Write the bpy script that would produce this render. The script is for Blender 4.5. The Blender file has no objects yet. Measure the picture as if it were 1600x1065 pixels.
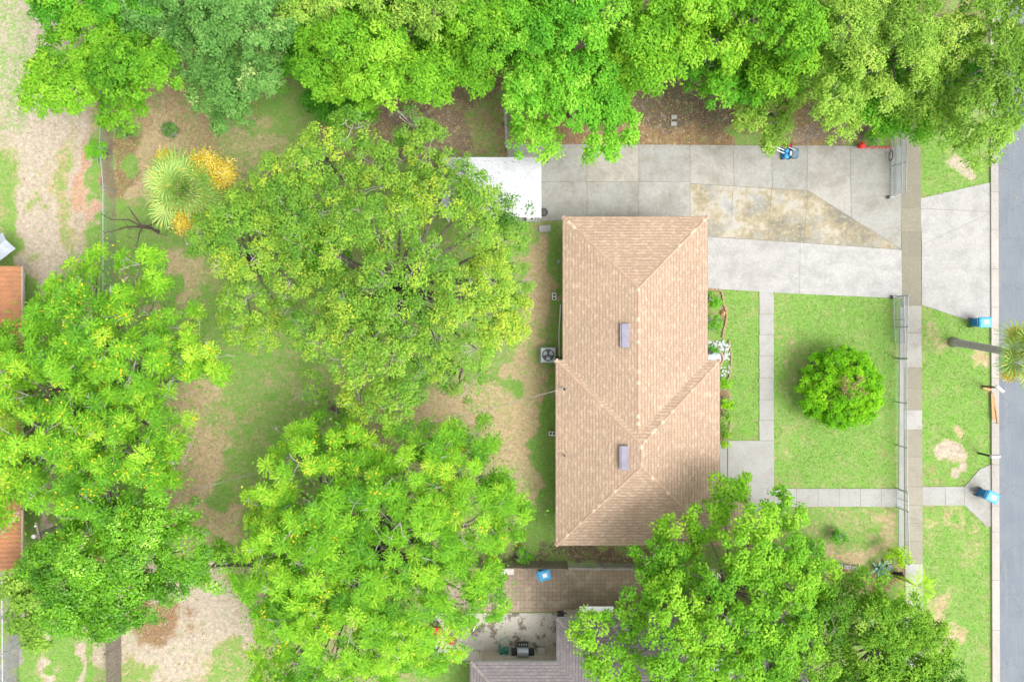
import bpy, math, random
import numpy as np
from mathutils import Vector, Matrix
scene = bpy.context.scene
R = math.radians
# ------------------------------------------------------------------ camera, sky, sun, exposure
H = 40.0            # flight height of the drone
S = 0.038           # metres per photo pixel on the ground
cam_d = bpy.data.cameras.new('camera'); cam = bpy.data.objects.new('camera', cam_d)
scene.collection.objects.link(cam); scene.camera = cam
cam.location = (0, 0, H); cam_d.sensor_width = 36; cam_d.lens = 36 * H / (1600 * S)
cam_d.clip_end = 2000; cam_d.clip_start = 0.5
w = bpy.data.worlds.new('World'); scene.world = w; w.use_nodes = True
SUN_EL, SUN_AZ = 58, -28          # azimuth measured from +x towards +y
nt = w.node_tree; bg = nt.nodes['Background']
sky = nt.nodes.new('ShaderNodeTexSky'); sky.sky_type = 'NISHITA'; sky.sun_disc = False
sky.sun_elevation = R(SUN_EL); sky.sun_rotation = R(90 - SUN_AZ); sky.dust_density = 4; sky.air_density = 1.0
hs = nt.nodes.new('ShaderNodeHueSaturation'); hs.inputs['Saturation'].default_value = 0.08
nt.links.new(sky.outputs[0], hs.inputs['Color']); nt.links.new(hs.outputs[0], bg.inputs[0])
bg.inputs[1].default_value = 0.15
sd = bpy.data.lights.new('sun', 'SUN'); sun = bpy.data.objects.new('sun', sd); scene.collection.objects.link(sun)
sd.energy = 0.7; sd.angle = R(35); sd.color = (1.0, 0.965, 0.91)
sv = Vector((math.cos(R(SUN_EL)) * math.cos(R(SUN_AZ)), math.cos(R(SUN_EL)) * math.sin(R(SUN_AZ)), math.sin(R(SUN_EL))))
sun.rotation_euler = sv.to_track_quat('Z', 'Y').to_euler(); sun.location = sv * 60
scene.view_settings.view_transform = 'Standard'; scene.view_settings.look = 'None'
scene.view_settings.exposure = 1.32; scene.view_settings.gamma = 1
scene.render.engine = 'CYCLES'
scene.cycles.max_bounces = 8; scene.cycles.diffuse_bounces = 5; scene.cycles.transmission_bounces = 4

# ------------------------------------------------------------------ helpers
rng = np.random.default_rng(7); random.seed(7)
col = scene.collection
def P(px, py, z=0.0):
    k = S * (H - z) / H
    return Vector(((px - 800) * k, -(py - 532.5) * k, z))
def PP(pts, z=0.0): return [P(a, b, z) for a, b in pts]
def tag(o, label=None, cat=None, group=None, kind=None):
    if label: o['label'] = label
    if cat: o['category'] = cat
    if group: o['group'] = group
    if kind: o['kind'] = kind
    return o
ORG = {}
def thing(name, label, cat, loc, group=None):
    o = bpy.data.objects.new(name, None); col.objects.link(o); o.location = loc; o.empty_display_size = .2
    ORG[o.name] = Vector(loc); return tag(o, label, cat, group)
def org(o):
    while o.parent: o = o.parent
    return ORG[o.name]
def link(name, me, mats, parent=None, loc=None):
    o = bpy.data.objects.new(name, me); col.objects.link(o)
    for m in (mats if isinstance(mats, (list, tuple)) else [mats]): me.materials.append(m)
    if parent is not None: o.parent = parent
    elif loc is not None: o.location = loc; ORG[o.name] = Vector(loc)
    else: ORG[o.name] = Vector((0, 0, 0))
    return o
class MB:
    def __init__(s): s.v = []; s.f = []; s.m = []; s.t = []; s.uv = []; s.cur = 0; s.tint = .5
    def add(s, vs, fs, uvs=None):
        b = len(s.v); s.v += [tuple(x) for x in vs]
        for i, f in enumerate(fs):
            s.f.append([b + k for k in f]); s.m.append(s.cur); s.t.append(s.tint); s.uv.append(uvs[i] if uvs else None)
        return s
    def box(s, c, sz, rot=0.0, tilt=None, taper=1.0):
        c = Vector(c); hx, hy, hz = sz[0] / 2, sz[1] / 2, sz[2] / 2
        M = Matrix.Rotation(rot, 3, 'Z')
        if tilt: M = M @ Matrix.Rotation(tilt[0], 3, 'X') @ Matrix.Rotation(tilt[1], 3, 'Y')
        vs = [c + M @ Vector((x * hx * (taper if z < 0 else 1), y * hy * (taper if z < 0 else 1), z * hz)) for z in (-1, 1) for x, y in ((-1, -1), (1, -1), (1, 1), (-1, 1))]
        return s.add(vs, [(3, 2, 1, 0), (4, 5, 6, 7), (0, 1, 5, 4), (1, 2, 6, 5), (2, 3, 7, 6), (3, 0, 4, 7)])
    def bbox(s, c, sz, rot=0.0, b=.02):       # box with chamfered top edges
        c = Vector(c); M = Matrix.Rotation(rot, 3, 'Z'); hx, hy, hz = sz[0] / 2, sz[1] / 2, sz[2] / 2
        rings = []
        for z, i in ((-hz, b), (-hz + b, 0), (hz - b, 0), (hz, b)):
            x, y = hx - i, hy - i; q = b * .6
            rings.append([c + M @ Vector((a, e, z)) for a, e in ((-x + q, -y), (x - q, -y), (x, -y + q), (x, y - q), (x - q, y), (-x + q, y), (-x, y - q), (-x, -y + q))])
        return s.rings(rings)
    def rings(s, rs, cap=True):
        n = len(rs[0]); vs = [p for r in rs for p in r]; fs = []
        for i in range(len(rs) - 1):
            for k in range(n): fs.append((i * n + k, i * n + (k + 1) % n, (i + 1) * n + (k + 1) % n, (i + 1) * n + k))
        if cap: fs.append(tuple(reversed(range(n)))); fs.append(tuple((len(rs) - 1) * n + k for k in range(n)))
        return s.add(vs, fs)
    def lathe(s, c, prof, n=20, cap=True):
        c = Vector(c)
        return s.rings([[c + Vector((r * math.cos(2 * math.pi * k / n), r * math.sin(2 * math.pi * k / n), z)) for k in range(n)] for r, z in prof], cap)
    def tube(s, pts, rad, n=6):
        pts = [Vector(p) for p in pts]; L = len(pts)
        if not hasattr(rad, '__len__'): rad = [rad] * L
        rs = []
        for i, p in enumerate(pts):
            d = (pts[min(i + 1, L - 1)] - pts[max(i - 1, 0)])
            d = d.normalized() if d.length > 1e-9 else Vector((0, 0, 1))
            a = d.cross(Vector((0, 0, 1)))
            if a.length < .05: a = d.cross(Vector((1, 0, 0)))
            a.normalize(); b = d.cross(a)
            rs.append([p + (a * math.cos(2 * math.pi * k / n) + b * math.sin(2 * math.pi * k / n)) * rad[i] for k in range(n)])
        return s.rings(rs)
    def prism(s, poly, z0, z1):
        poly = [Vector((p[0], p[1], 0)) for p in poly]
        A = sum(poly[i].x * poly[(i + 1) % len(poly)].y - poly[(i + 1) % len(poly)].x * poly[i].y for i in range(len(poly)))
        if A < 0: poly = poly[::-1]
        return s.rings([[p + Vector((0, 0, z0)) for p in poly], [p + Vector((0, 0, z1)) for p in poly]])
    def build(s, name, mats, parent=None, loc=None, smooth=False, label=None):
        o0 = org(parent) if parent is not None else (Vector(loc) if loc is not None else Vector((0, 0, 0)))
        me = bpy.data.meshes.new(name); me.from_pydata([(x - o0.x, y - o0.y, z - o0.z) for x, y, z in s.v], [], s.f)
        if any(s.m): me.polygons.foreach_set('material_index', s.m)
        if smooth: me.polygons.foreach_set('use_smooth', [True] * len(s.f))
        a = me.attributes.new('tint', 'FLOAT', 'FACE'); a.data.foreach_set('value', s.t)
        if any(u is not None for u in s.uv):
            uvl = me.uv_layers.new(name='UVMap'); fl = []
            for f, u in zip(s.f, s.uv): fl += [c for k in range(len(f)) for c in (u[k] if u else (0, 0))]
            uvl.data.foreach_set('uv', fl)
        me.update(); o = link(name, me, mats, parent, loc)
        if label: o['label'] = label
        return o
def norm(a): return a / np.maximum(np.linalg.norm(a, axis=-1, keepdims=True), 1e-9)
def quads_mesh(name, V, tint, mats, parent=None, loc=None, midx=None):
    """V: (N,4,3) world"""
    o0 = org(parent) if parent is not None else (Vector(loc) if loc is not None else Vector((0, 0, 0)))
    V = (V.reshape(-1, 3) - np.array(o0)).astype(np.float32); n = len(V) // 4
    me = bpy.data.meshes.new(name); me.vertices.add(4 * n); me.vertices.foreach_set('co', V.ravel())
    me.loops.add(4 * n); me.loops.foreach_set('vertex_index', np.arange(4 * n, dtype=np.int32))
    me.polygons.add(n); me.polygons.foreach_set('loop_start', np.arange(0, 4 * n, 4, dtype=np.int32))
    a = me.attributes.new('tint', 'FLOAT', 'FACE'); a.data.foreach_set('value', np.asarray(tint, dtype=np.float32))
    if midx is not None: me.polygons.foreach_set('material_index', np.asarray(midx, dtype=np.int32))
    me.update(calc_edges=True)
    return link(name, me, mats, parent, loc)
def vnoise(x, y, scale, seed=0):
    g = np.random.default_rng(1000 + seed).random((64, 64)); x = np.asarray(x) / scale + 7.3; y = np.asarray(y) / scale + 3.1
    xi = np.floor(x).astype(int); yi = np.floor(y).astype(int); fx = x - xi; fy = y - yi
    fx = fx * fx * (3 - 2 * fx); fy = fy * fy * (3 - 2 * fy)
    G = lambda a, b: g[a % 64, b % 64]
    return (G(xi, yi) * (1 - fx) + G(xi + 1, yi) * fx) * (1 - fy) + (G(xi, yi + 1) * (1 - fx) + G(xi + 1, yi + 1) * fx) * fy
def inside(px, py, poly):
    poly = np.array([(p[0], p[1]) for p in poly]); r = np.zeros(len(px), bool); n = len(poly)
    for i in range(n):
        x0, y0 = poly[i]; x1, y1 = poly[(i + 1) % n]
        c = ((y0 > py) != (y1 > py)); t = (py - y0) / ((y1 - y0) if y1 != y0 else 1e-9)
        r ^= c & (px < x0 + t * (x1 - x0))
    return r
def edge_dist(px, py, poly):
    poly = np.array([(p[0], p[1]) for p in poly]); d = np.full(len(px), 1e9); n = len(poly); q = np.stack([px, py], 1)
    for i in range(n):
        a = poly[i]; b = poly[(i + 1) % n]; ab = b - a; t = np.clip(((q - a) @ ab) / (ab @ ab + 1e-9), 0, 1)
        d = np.minimum(d, np.linalg.norm(q - (a + t[:, None] * ab), axis=1))
    return d

# ------------------------------------------------------------------ materials
def nodes(name):
    m = bpy.data.materials.new(name); m.use_nodes = True; t = m.node_tree
    return m, t, t.nodes['Principled BSDF'], t.nodes.new, t.links.new
def ramp(N, stops, interp='LINEAR'):
    r = N('ShaderNodeValToRGB'); e = r.color_ramp; e.interpolation = interp
    while len(e.elements) < len(stops): e.elements.new(.5)
    for k, (p, c) in enumerate(stops): e.elements[k].position = p; e.elements[k].color = (*c, 1)
    return r
def tc(N, L, scale=1.0, kind='Object'):
    c = N('ShaderNodeTexCoord'); mp = N('ShaderNodeMapping')
    mp.inputs['Scale'].default_value = scale if hasattr(scale, '__len__') else (scale,) * 3
    L(c.outputs[kind], mp.inputs[0]); return mp
def noise(N, L, src, scale, detail=4, rough=.6):
    n = N('ShaderNodeTexNoise'); n.inputs['Scale'].default_value = scale; n.inputs['Detail'].default_value = detail; n.inputs['Roughness'].default_value = rough
    L(src, n.inputs['Vector']); return n
def mixc(N, L, fac, a, b, mode='MIX'):
    m = N('ShaderNodeMix'); m.data_type = 'RGBA'; m.blend_type = mode
    for s_, v in ((m.inputs[0], fac), (m.inputs[6], a), (m.inputs[7], b)):
        if isinstance(v, (int, float)): s_.default_value = v
        elif isinstance(v, tuple): s_.default_value = (*v, 1)
        else: L(v, s_)
    return m.outputs[2]
def mrange(N, L, src, a, b, c=0., d=1.):
    m = N('ShaderNodeMapRange'); L(src, m.inputs[0])
    for i, v in enumerate((a, b, c, d)): m.inputs[i + 1].default_value = v
    return m.outputs[0]
_pm = {}
def pm(name, c, c2=None, scale=3, rough=.6, metal=0, var=.12, bump=0, thr=(.4, .6)):
    """plain surface with two-tone weathering and fine grain"""
    if name in _pm: return _pm[name]
    m, t, b, N, L = nodes(name); mp = tc(N, L)
    n1 = noise(N, L, mp.outputs[0], scale); n2 = noise(N, L, mp.outputs[0], scale * 9, 3)
    base = mixc(N, L, mrange(N, L, n1.outputs[0], *thr), c, c2 or tuple(x * .8 for x in c))
    out = mixc(N, L, 1.0, base, ramp_out(N, L, n2.outputs[0], var), 'MULTIPLY')
    L(out, b.inputs['Base Color']); b.inputs['Roughness'].default_value = rough; b.inputs['Metallic'].default_value = metal
    if bump:
        bp = N('ShaderNodeBump'); bp.inputs['Strength'].default_value = bump; bp.inputs['Distance'].default_value = .02
        L(n2.outputs[0], bp.inputs['Height']); L(bp.outputs[0], b.inputs['Normal'])
    _pm[name] = m; return m
def ramp_out(N, L, src, var):
    r = ramp(N, [(.25, (1 - var,) * 3), (.75, (1 + var * .6,) * 3)]); L(src, r.inputs[0]); return r.outputs[0]
def leafmat(name, stops, rough=.6, trans=.35, spec=.15):
    m, t, b, N, L = nodes(name); a = N('ShaderNodeAttribute'); a.attribute_name = 'tint'
    r = ramp(N, stops); L(a.outputs['Fac'], r.inputs[0]); L(r.outputs[0], b.inputs['Base Color'])
    b.inputs['Roughness'].default_value = rough; b.inputs['Specular IOR Level'].default_value = spec
    tr = N('ShaderNodeBsdfTranslucent'); mx = N('ShaderNodeMixShader'); mx.inputs[0].default_value = trans
    g = mixc(N, L, 1.0, r.outputs[0], (1.15, 1.2, .6), 'MULTIPLY'); L(g, tr.inputs[0])
    L(b.outputs[0], mx.inputs[1]); L(tr.outputs[0], mx.inputs[2]); L(mx.outputs[0], t.nodes['Material Output'].inputs[0])
    return m
G = {}
G['bright'] = leafmat('leaf_bright', [(0, (.06, .20, .015)), (.35, (.14, .37, .022)), (.7, (.23, .49, .028)), (1, (.36, .60, .05))])
G['fresh'] = leafmat('leaf_fresh', [(0, (.05, .21, .018)), (.4, (.12, .39, .026)), (.75, (.20, .51, .032)), (1, (.34, .60, .07))])
G['blue'] = leafmat('leaf_bluegreen', [(0, (.06, .17, .035)), (.4, (.13, .31, .065)), (.75, (.21, .42, .10)), (1, (.46, .58, .22))])
G['pale'] = leafmat('leaf_pale', [(0, (.10, .22, .025)), (.4, (.22, .40, .05)), (.75, (.33, .52, .075)), (1, (.50, .62, .12))])
G['oak'] = leafmat('leaf_live_oak', [(0, (.07, .19, .025)), (.35, (.15, .34, .04)), (.7, (.27, .46, .055)), (.92, (.42, .55, .055)), (1, (.50, .57, .07))])
G['olive'] = leafmat('leaf_olive', [(0, (.04, .13, .012)), (.4, (.11, .28, .02)), (.75, (.22, .44, .03)), (1, (.40, .57, .09))])
G['feather'] = leafmat('leaf_feathery', [(0, (.07, .23, .025)), (.4, (.16, .40, .025)), (.75, (.28, .54, .03)), (.93, (.42, .62, .06)), (.955, (.66, .60, .04)), (1, (.74, .50, .03))])
G['camphor'] = leafmat('leaf_glossy', [(0, (.035, .14, .008)), (.4, (.10, .30, .012)), (.75, (.21, .49, .02)), (.93, (.30, .60, .05)), (1, (.50, .70, .14))], rough=.35, spec=.4)
G['ball'] = leafmat('leaf_round_shrub', [(0, (.07, .24, .005)), (.4, (.15, .43, .008)), (.8, (.26, .57, .012)), (1, (.38, .64, .03))])
G['palm'] = leafmat('palm_blade', [(0, (.18, .36, .06)), (.5, (.33, .52, .12)), (.8, (.48, .62, .22)), (.88, (.60, .64, .18)), (1, (.72, .45, .08))], trans=.25)
G['gold'] = leafmat('dry_palm_blade', [(0, (.56, .38, .03)), (.5, (.72, .56, .04)), (1, (.76, .66, .26))], trans=.25)
G['lime'] = leafmat('leaf_lime', [(0, (.24, .46, .008)), (.5, (.38, .64, .015)), (1, (.55, .72, .05))])
G['agave'] = leafmat('agave_blade', [(0, (.14, .27, .20)), (1, (.28, .44, .36))], trans=.05)
G['grass'] = leafmat('grass_blade', [(0, (.09, .22, .02)), (.5, (.18, .36, .04)), (.85, (.30, .44, .09)), (1, (.48, .44, .24))], rough=.8, spec=.05, trans=.3)
G['litter'] = leafmat('dead_leaf', [(0, (.12, .08, .05)), (.35, (.28, .17, .09)), (.7, (.44, .29, .15)), (.9, (.58, .45, .15)), (1, (.5, .13, .05))], trans=.1)
bark = pm('bark_grey', (.20, .17, .14), (.11, .09, .07), 4, .9, var=.3, bump=.5)
twig_m = pm('twig_pale', (.42, .40, .36), (.28, .26, .22), 3, .9)
twig_d = pm('twig_dark', (.12, .085, .07), (.07, .05, .045), 3, .9)

# coloured concrete: per-face tint picks the tone, noise stains it
def concrete_mat(name, stops, stain=(.30, .26, .19), stain_amt=.35, sc=1.0, mott=.15, thr=(.5, .7)):
    m, t, b, N, L = nodes(name); mp = tc(N, L)
    a = N('ShaderNodeAttribute'); a.attribute_name = 'tint'; r = ramp(N, stops); L(a.outputs['Fac'], r.inputs[0])
    n1 = noise(N, L, mp.outputs[0], .55 * sc, 6, .65); n2 = noise(N, L, mp.outputs[0], 4 * sc, 5, .7); n3 = noise(N, L, mp.outputs[0], 38, 3, .7)
    f = N('ShaderNodeMath'); f.operation = 'MULTIPLY'; L(mrange(N, L, n1.outputs[0], *thr), f.inputs[0]); f.inputs[1].default_value = stain_amt
    c = mixc(N, L, f.outputs[0], r.outputs[0], stain)
    c = mixc(N, L, 1., c, ramp_out(N, L, n2.outputs[0], mott), 'MULTIPLY'); c = mixc(N, L, 1., c, ramp_out(N, L, n3.outputs[0], .13), 'MULTIPLY')
    L(c, b.inputs['Base Color']); b.inputs['Roughness'].default_value = .9
    bp = N('ShaderNodeBump'); bp.inputs['Strength'].default_value = .3; bp.inputs['Distance'].default_value = .01; L(n3.outputs[0], bp.inputs['Height']); L(bp.outputs[0], b.inputs['Normal'])
    return m
conc_old = concrete_mat('old_concrete', [(0, (.31, .305, .28)), (.4, (.345, .335, .31)), (.7, (.375, .345, .30)), (1, (.40, .345, .285))], (.22, .205, .165), .75, 1.4, .2, (.42, .68))
conc_new = concrete_mat('pale_concrete', [(0, (.355, .345, .33)), (1, (.395, .385, .37))], (.27, .265, .25), .75, 2.0, .2, (.42, .68))
conc_walk = concrete_mat('walk_concrete', [(0, (.325, .32, .30)), (1, (.36, .355, .335))], (.25, .24, .21), .6, 1.6, .12, (.42,.68))
conc_side = concrete_mat('sidewalk_concrete', [(0, (.20, .185, .14)), (.35, (.24, .22, .165)), (.6, (.31, .285, .23)), (.8, (.35, .34, .32)), (1, (.41, .40, .375))], (.19, .175, .14), .5, 2.0, .2)
conc_kerb = concrete_mat('kerb_concrete', [(0, (.33, .31, .28)), (1, (.40, .37, .335))], (.28, .26, .22), .45, 2, .15)
joint_m = pm('joint_dirt', (.16, .14, .11), (.22, .2, .15), 5, .95)
def stained_mat():
    m, t, b, N, L = nodes('stained_concrete'); mp = tc(N, L)
    n1 = noise(N, L, mp.outputs[0], .42, 8, .62); n2 = noise(N, L, mp.outputs[0], 2.2, 6, .7); n3 = noise(N, L, mp.outputs[0], 40, 3); n4 = noise(N, L, mp.outputs[0], .8, 4, .6)
    r = ramp(N, [(.36, (.37, .36, .345)), (.46, (.38, .34, .27)), (.53, (.32, .27, .175)), (.62, (.25, .215, .14)), (.74, (.17, .16, .125))])
    sep = N('ShaderNodeSeparateXYZ'); L(mp.outputs[0], sep.inputs[0])
    s = N('ShaderNodeMath'); s.operation = 'MULTIPLY_ADD'; L(n2.outputs[0], s.inputs[0]); s.inputs[1].default_value = .6; L(n1.outputs[0], s.inputs[2])
    s2 = N('ShaderNodeMath'); s2.operation = 'SUBTRACT'; L(s.outputs[0], s2.inputs[0]); s2.inputs[1].default_value = .30
    # stain gets darker towards the street end
    g = mrange(N, L, sep.outputs[0], 10., 21., -.01, .15); s3 = N('ShaderNodeMath'); s3.operation = 'ADD'; L(s2.outputs[0], s3.inputs[0]); L(g, s3.inputs[1])
    L(s3.outputs[0], r.inputs[0]); c = mixc(N, L, mrange(N, L, n4.outputs[0], .50, .66, 0, .8), r.outputs[0], (.235, .235, .22)); n5 = noise(N, L, mp.outputs[0], 5.5, 5, .75); c = mixc(N, L, mrange(N, L, n5.outputs[0], .56, .62, 0, .65), c, (.40, .375, .31)); c = mixc(N, L, mrange(N, L, n5.outputs[0], .42, .36, 0, .5), c, (.15, .14, .10)); c = mixc(N, L, 1., c, ramp_out(N, L, n3.outputs[0], .18), 'MULTIPLY')
    L(c, b.inputs['Base Color']); b.inputs['Roughness'].default_value = .85; return m
conc_stain = stained_mat()
def asphalt_mat():
    m, t, b, N, L = nodes('asphalt'); mp = tc(N, L)
    n1 = noise(N, L, mp.outputs[0], .5, 5); n2 = noise(N, L, mp.outputs[0], 30, 4, .8); mp2 = tc(N, L, (3, .35, 1)); n3 = noise(N, L, mp2.outputs[0], 1.2, 5)
    c = mixc(N, L, mrange(N, L, n1.outputs[0], .35, .65), (.14, .165, .195), (.17, .19, .215)); c = mixc(N, L, mrange(N, L, n3.outputs[0], .5, .75), c, (.20, .208, .22))
    c = mixc(N, L, 1., c, ramp_out(N, L, n2.outputs[0], .3), 'MULTIPLY')
    v = N('ShaderNodeTexVoronoi'); v.feature = 'DISTANCE_TO_EDGE'; v.inputs['Scale'].default_value = .38
    wz = noise(N, L, mp.outputs[0], 1.5, 5); ad = N('ShaderNodeVectorMath'); ad.operation = 'MULTIPLY_ADD'; L(wz.outputs['Color'], ad.inputs[0]); ad.inputs[1].default_value = (1.6, 1.6, 1.6); L(mp.outputs[0], ad.inputs[2]); L(ad.outputs[0], v.inputs['Vector'])
    c = mixc(N, L, mrange(N, L, v.outputs['Distance'], .0, .016, .4, 0), c, (.07, .075, .085))
    L(c, b.inputs['Base Color']); b.inputs['Roughness'].default_value = .9; return m
asphalt = asphalt_mat()
def shingle_mat(name, c1, c2, c3, mortar, soft=1.0):
    m, t, b, N, L = nodes(name); uv = N('ShaderNodeUVMap'); uv.uv_map = 'UVMap'
    br = N('ShaderNodeTexBrick'); L(uv.outputs[0], br.inputs['Vector'])
    br.inputs['Scale'].default_value = 1; br.inputs['Brick Width'].default_value = .30; br.inputs['Row Height'].default_value = .17; br.inputs['Mortar Size'].default_value = .012; br.inputs['Mortar Smooth'].default_value = .6
    br.inputs['Color1'].default_value = (*c1, 1); br.inputs['Color2'].default_value = (*c2, 1); br.inputs['Mortar'].default_value = (*mortar, 1); br.inputs['Bias'].default_value = 0
    mpu = N('ShaderNodeMapping'); mpu.inputs['Scale'].default_value = (2.2, 5.5, 1); L(uv.outputs[0], mpu.inputs[0]); n1 = noise(N, L, mpu.outputs[0], 1.3, 4, .7); n2 = noise(N, L, uv.outputs[0], 30, 3); n3 = noise(N, L, uv.outputs[0], .3, 4)
    c = mixc(N, L, mrange(N, L, n1.outputs[0], .50, .62, 0, .65), br.outputs[0], c3)
    # each course is darker along its lower edge
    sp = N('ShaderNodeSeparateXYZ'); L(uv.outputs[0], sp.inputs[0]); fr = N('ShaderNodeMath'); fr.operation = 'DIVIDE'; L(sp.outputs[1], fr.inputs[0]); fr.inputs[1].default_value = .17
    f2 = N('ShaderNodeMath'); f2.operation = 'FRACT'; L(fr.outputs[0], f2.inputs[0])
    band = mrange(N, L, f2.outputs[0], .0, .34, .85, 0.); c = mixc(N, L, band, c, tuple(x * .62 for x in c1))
    c = mixc(N, L, 1., c, ramp_out(N, L, n2.outputs[0], .2), 'MULTIPLY'); c = mixc(N, L, 1., c, ramp_out(N, L, n3.outputs[0], .12), 'MULTIPLY')
    L(c, b.inputs['Base Color']); b.inputs['Roughness'].default_value = .92
    bp = N('ShaderNodeBump'); bp.inputs['Strength'].default_value = .5; bp.inputs['Distance'].default_value = .012; L(f2.outputs[0], bp.inputs['Height']); L(bp.outputs[0], b.inputs['Normal'])
    return m
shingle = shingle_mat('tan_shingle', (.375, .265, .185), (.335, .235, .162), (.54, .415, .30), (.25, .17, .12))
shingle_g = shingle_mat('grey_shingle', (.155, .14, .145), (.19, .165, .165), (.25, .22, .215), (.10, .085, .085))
def cap_mat(name, stops):
    m, t, b, N, L = nodes(name); a = N('ShaderNodeAttribute'); a.attribute_name = 'tint'; r = ramp(N, stops); L(a.outputs['Fac'], r.inputs[0]); mp = tc(N, L)
    n = noise(N, L, mp.outputs[0], 25, 3); L(mixc(N, L, 1., r.outputs[0], ramp_out(N, L, n.outputs[0], .2), 'MULTIPLY'), b.inputs['Base Color']); b.inputs['Roughness'].default_value = .9; return m
capm = cap_mat('tan_ridge_shingle', [(0, (.36, .245, .17)), (.72, (.41, .285, .20)), (.85, (.55, .43, .31)), (1, (.60, .49, .36))])
capg = cap_mat('grey_ridge_shingle', [(0, (.20, .17, .16)), (1, (.30, .25, .23))])
def paver_mat():
    m, t, b, N, L = nodes('brick_paver'); mp = tc(N, L)
    br = N('ShaderNodeTexBrick'); L(mp.outputs[0], br.inputs['Vector']); br.offset = .0; br.inputs['Scale'].default_value = 1
    br.inputs['Brick Width'].default_value = .24; br.inputs['Row Height'].default_value = .24; br.inputs['Mortar Size'].default_value = .011
    br.inputs['Color1'].default_value = (.38, .27, .195, 1); br.inputs['Color2'].default_value = (.31, .245, .18, 1); br.inputs['Mortar'].default_value = (.19, .155, .12, 1)
    n1 = noise(N, L, mp.outputs[0], 1.7, 5); n2 = noise(N, L, mp.outputs[0], 22, 3); n3 = noise(N, L, mp.outputs[0], .33, 5)
    c = mixc(N, L, mrange(N, L, n1.outputs[0], .5, .68, 0, .7), br.outputs[0], (.52, .43, .31)); c = mixc(N, L, mrange(N, L, n3.outputs[0], .5, .66, 0, .6), c, (.20, .165, .125))
    L(mixc(N, L, 1., c, ramp_out(N, L, n2.outputs[0], .22), 'MULTIPLY'), b.inputs['Base Color']); b.inputs['Roughness'].default_value = .9; return m
paver = paver_mat()

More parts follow.
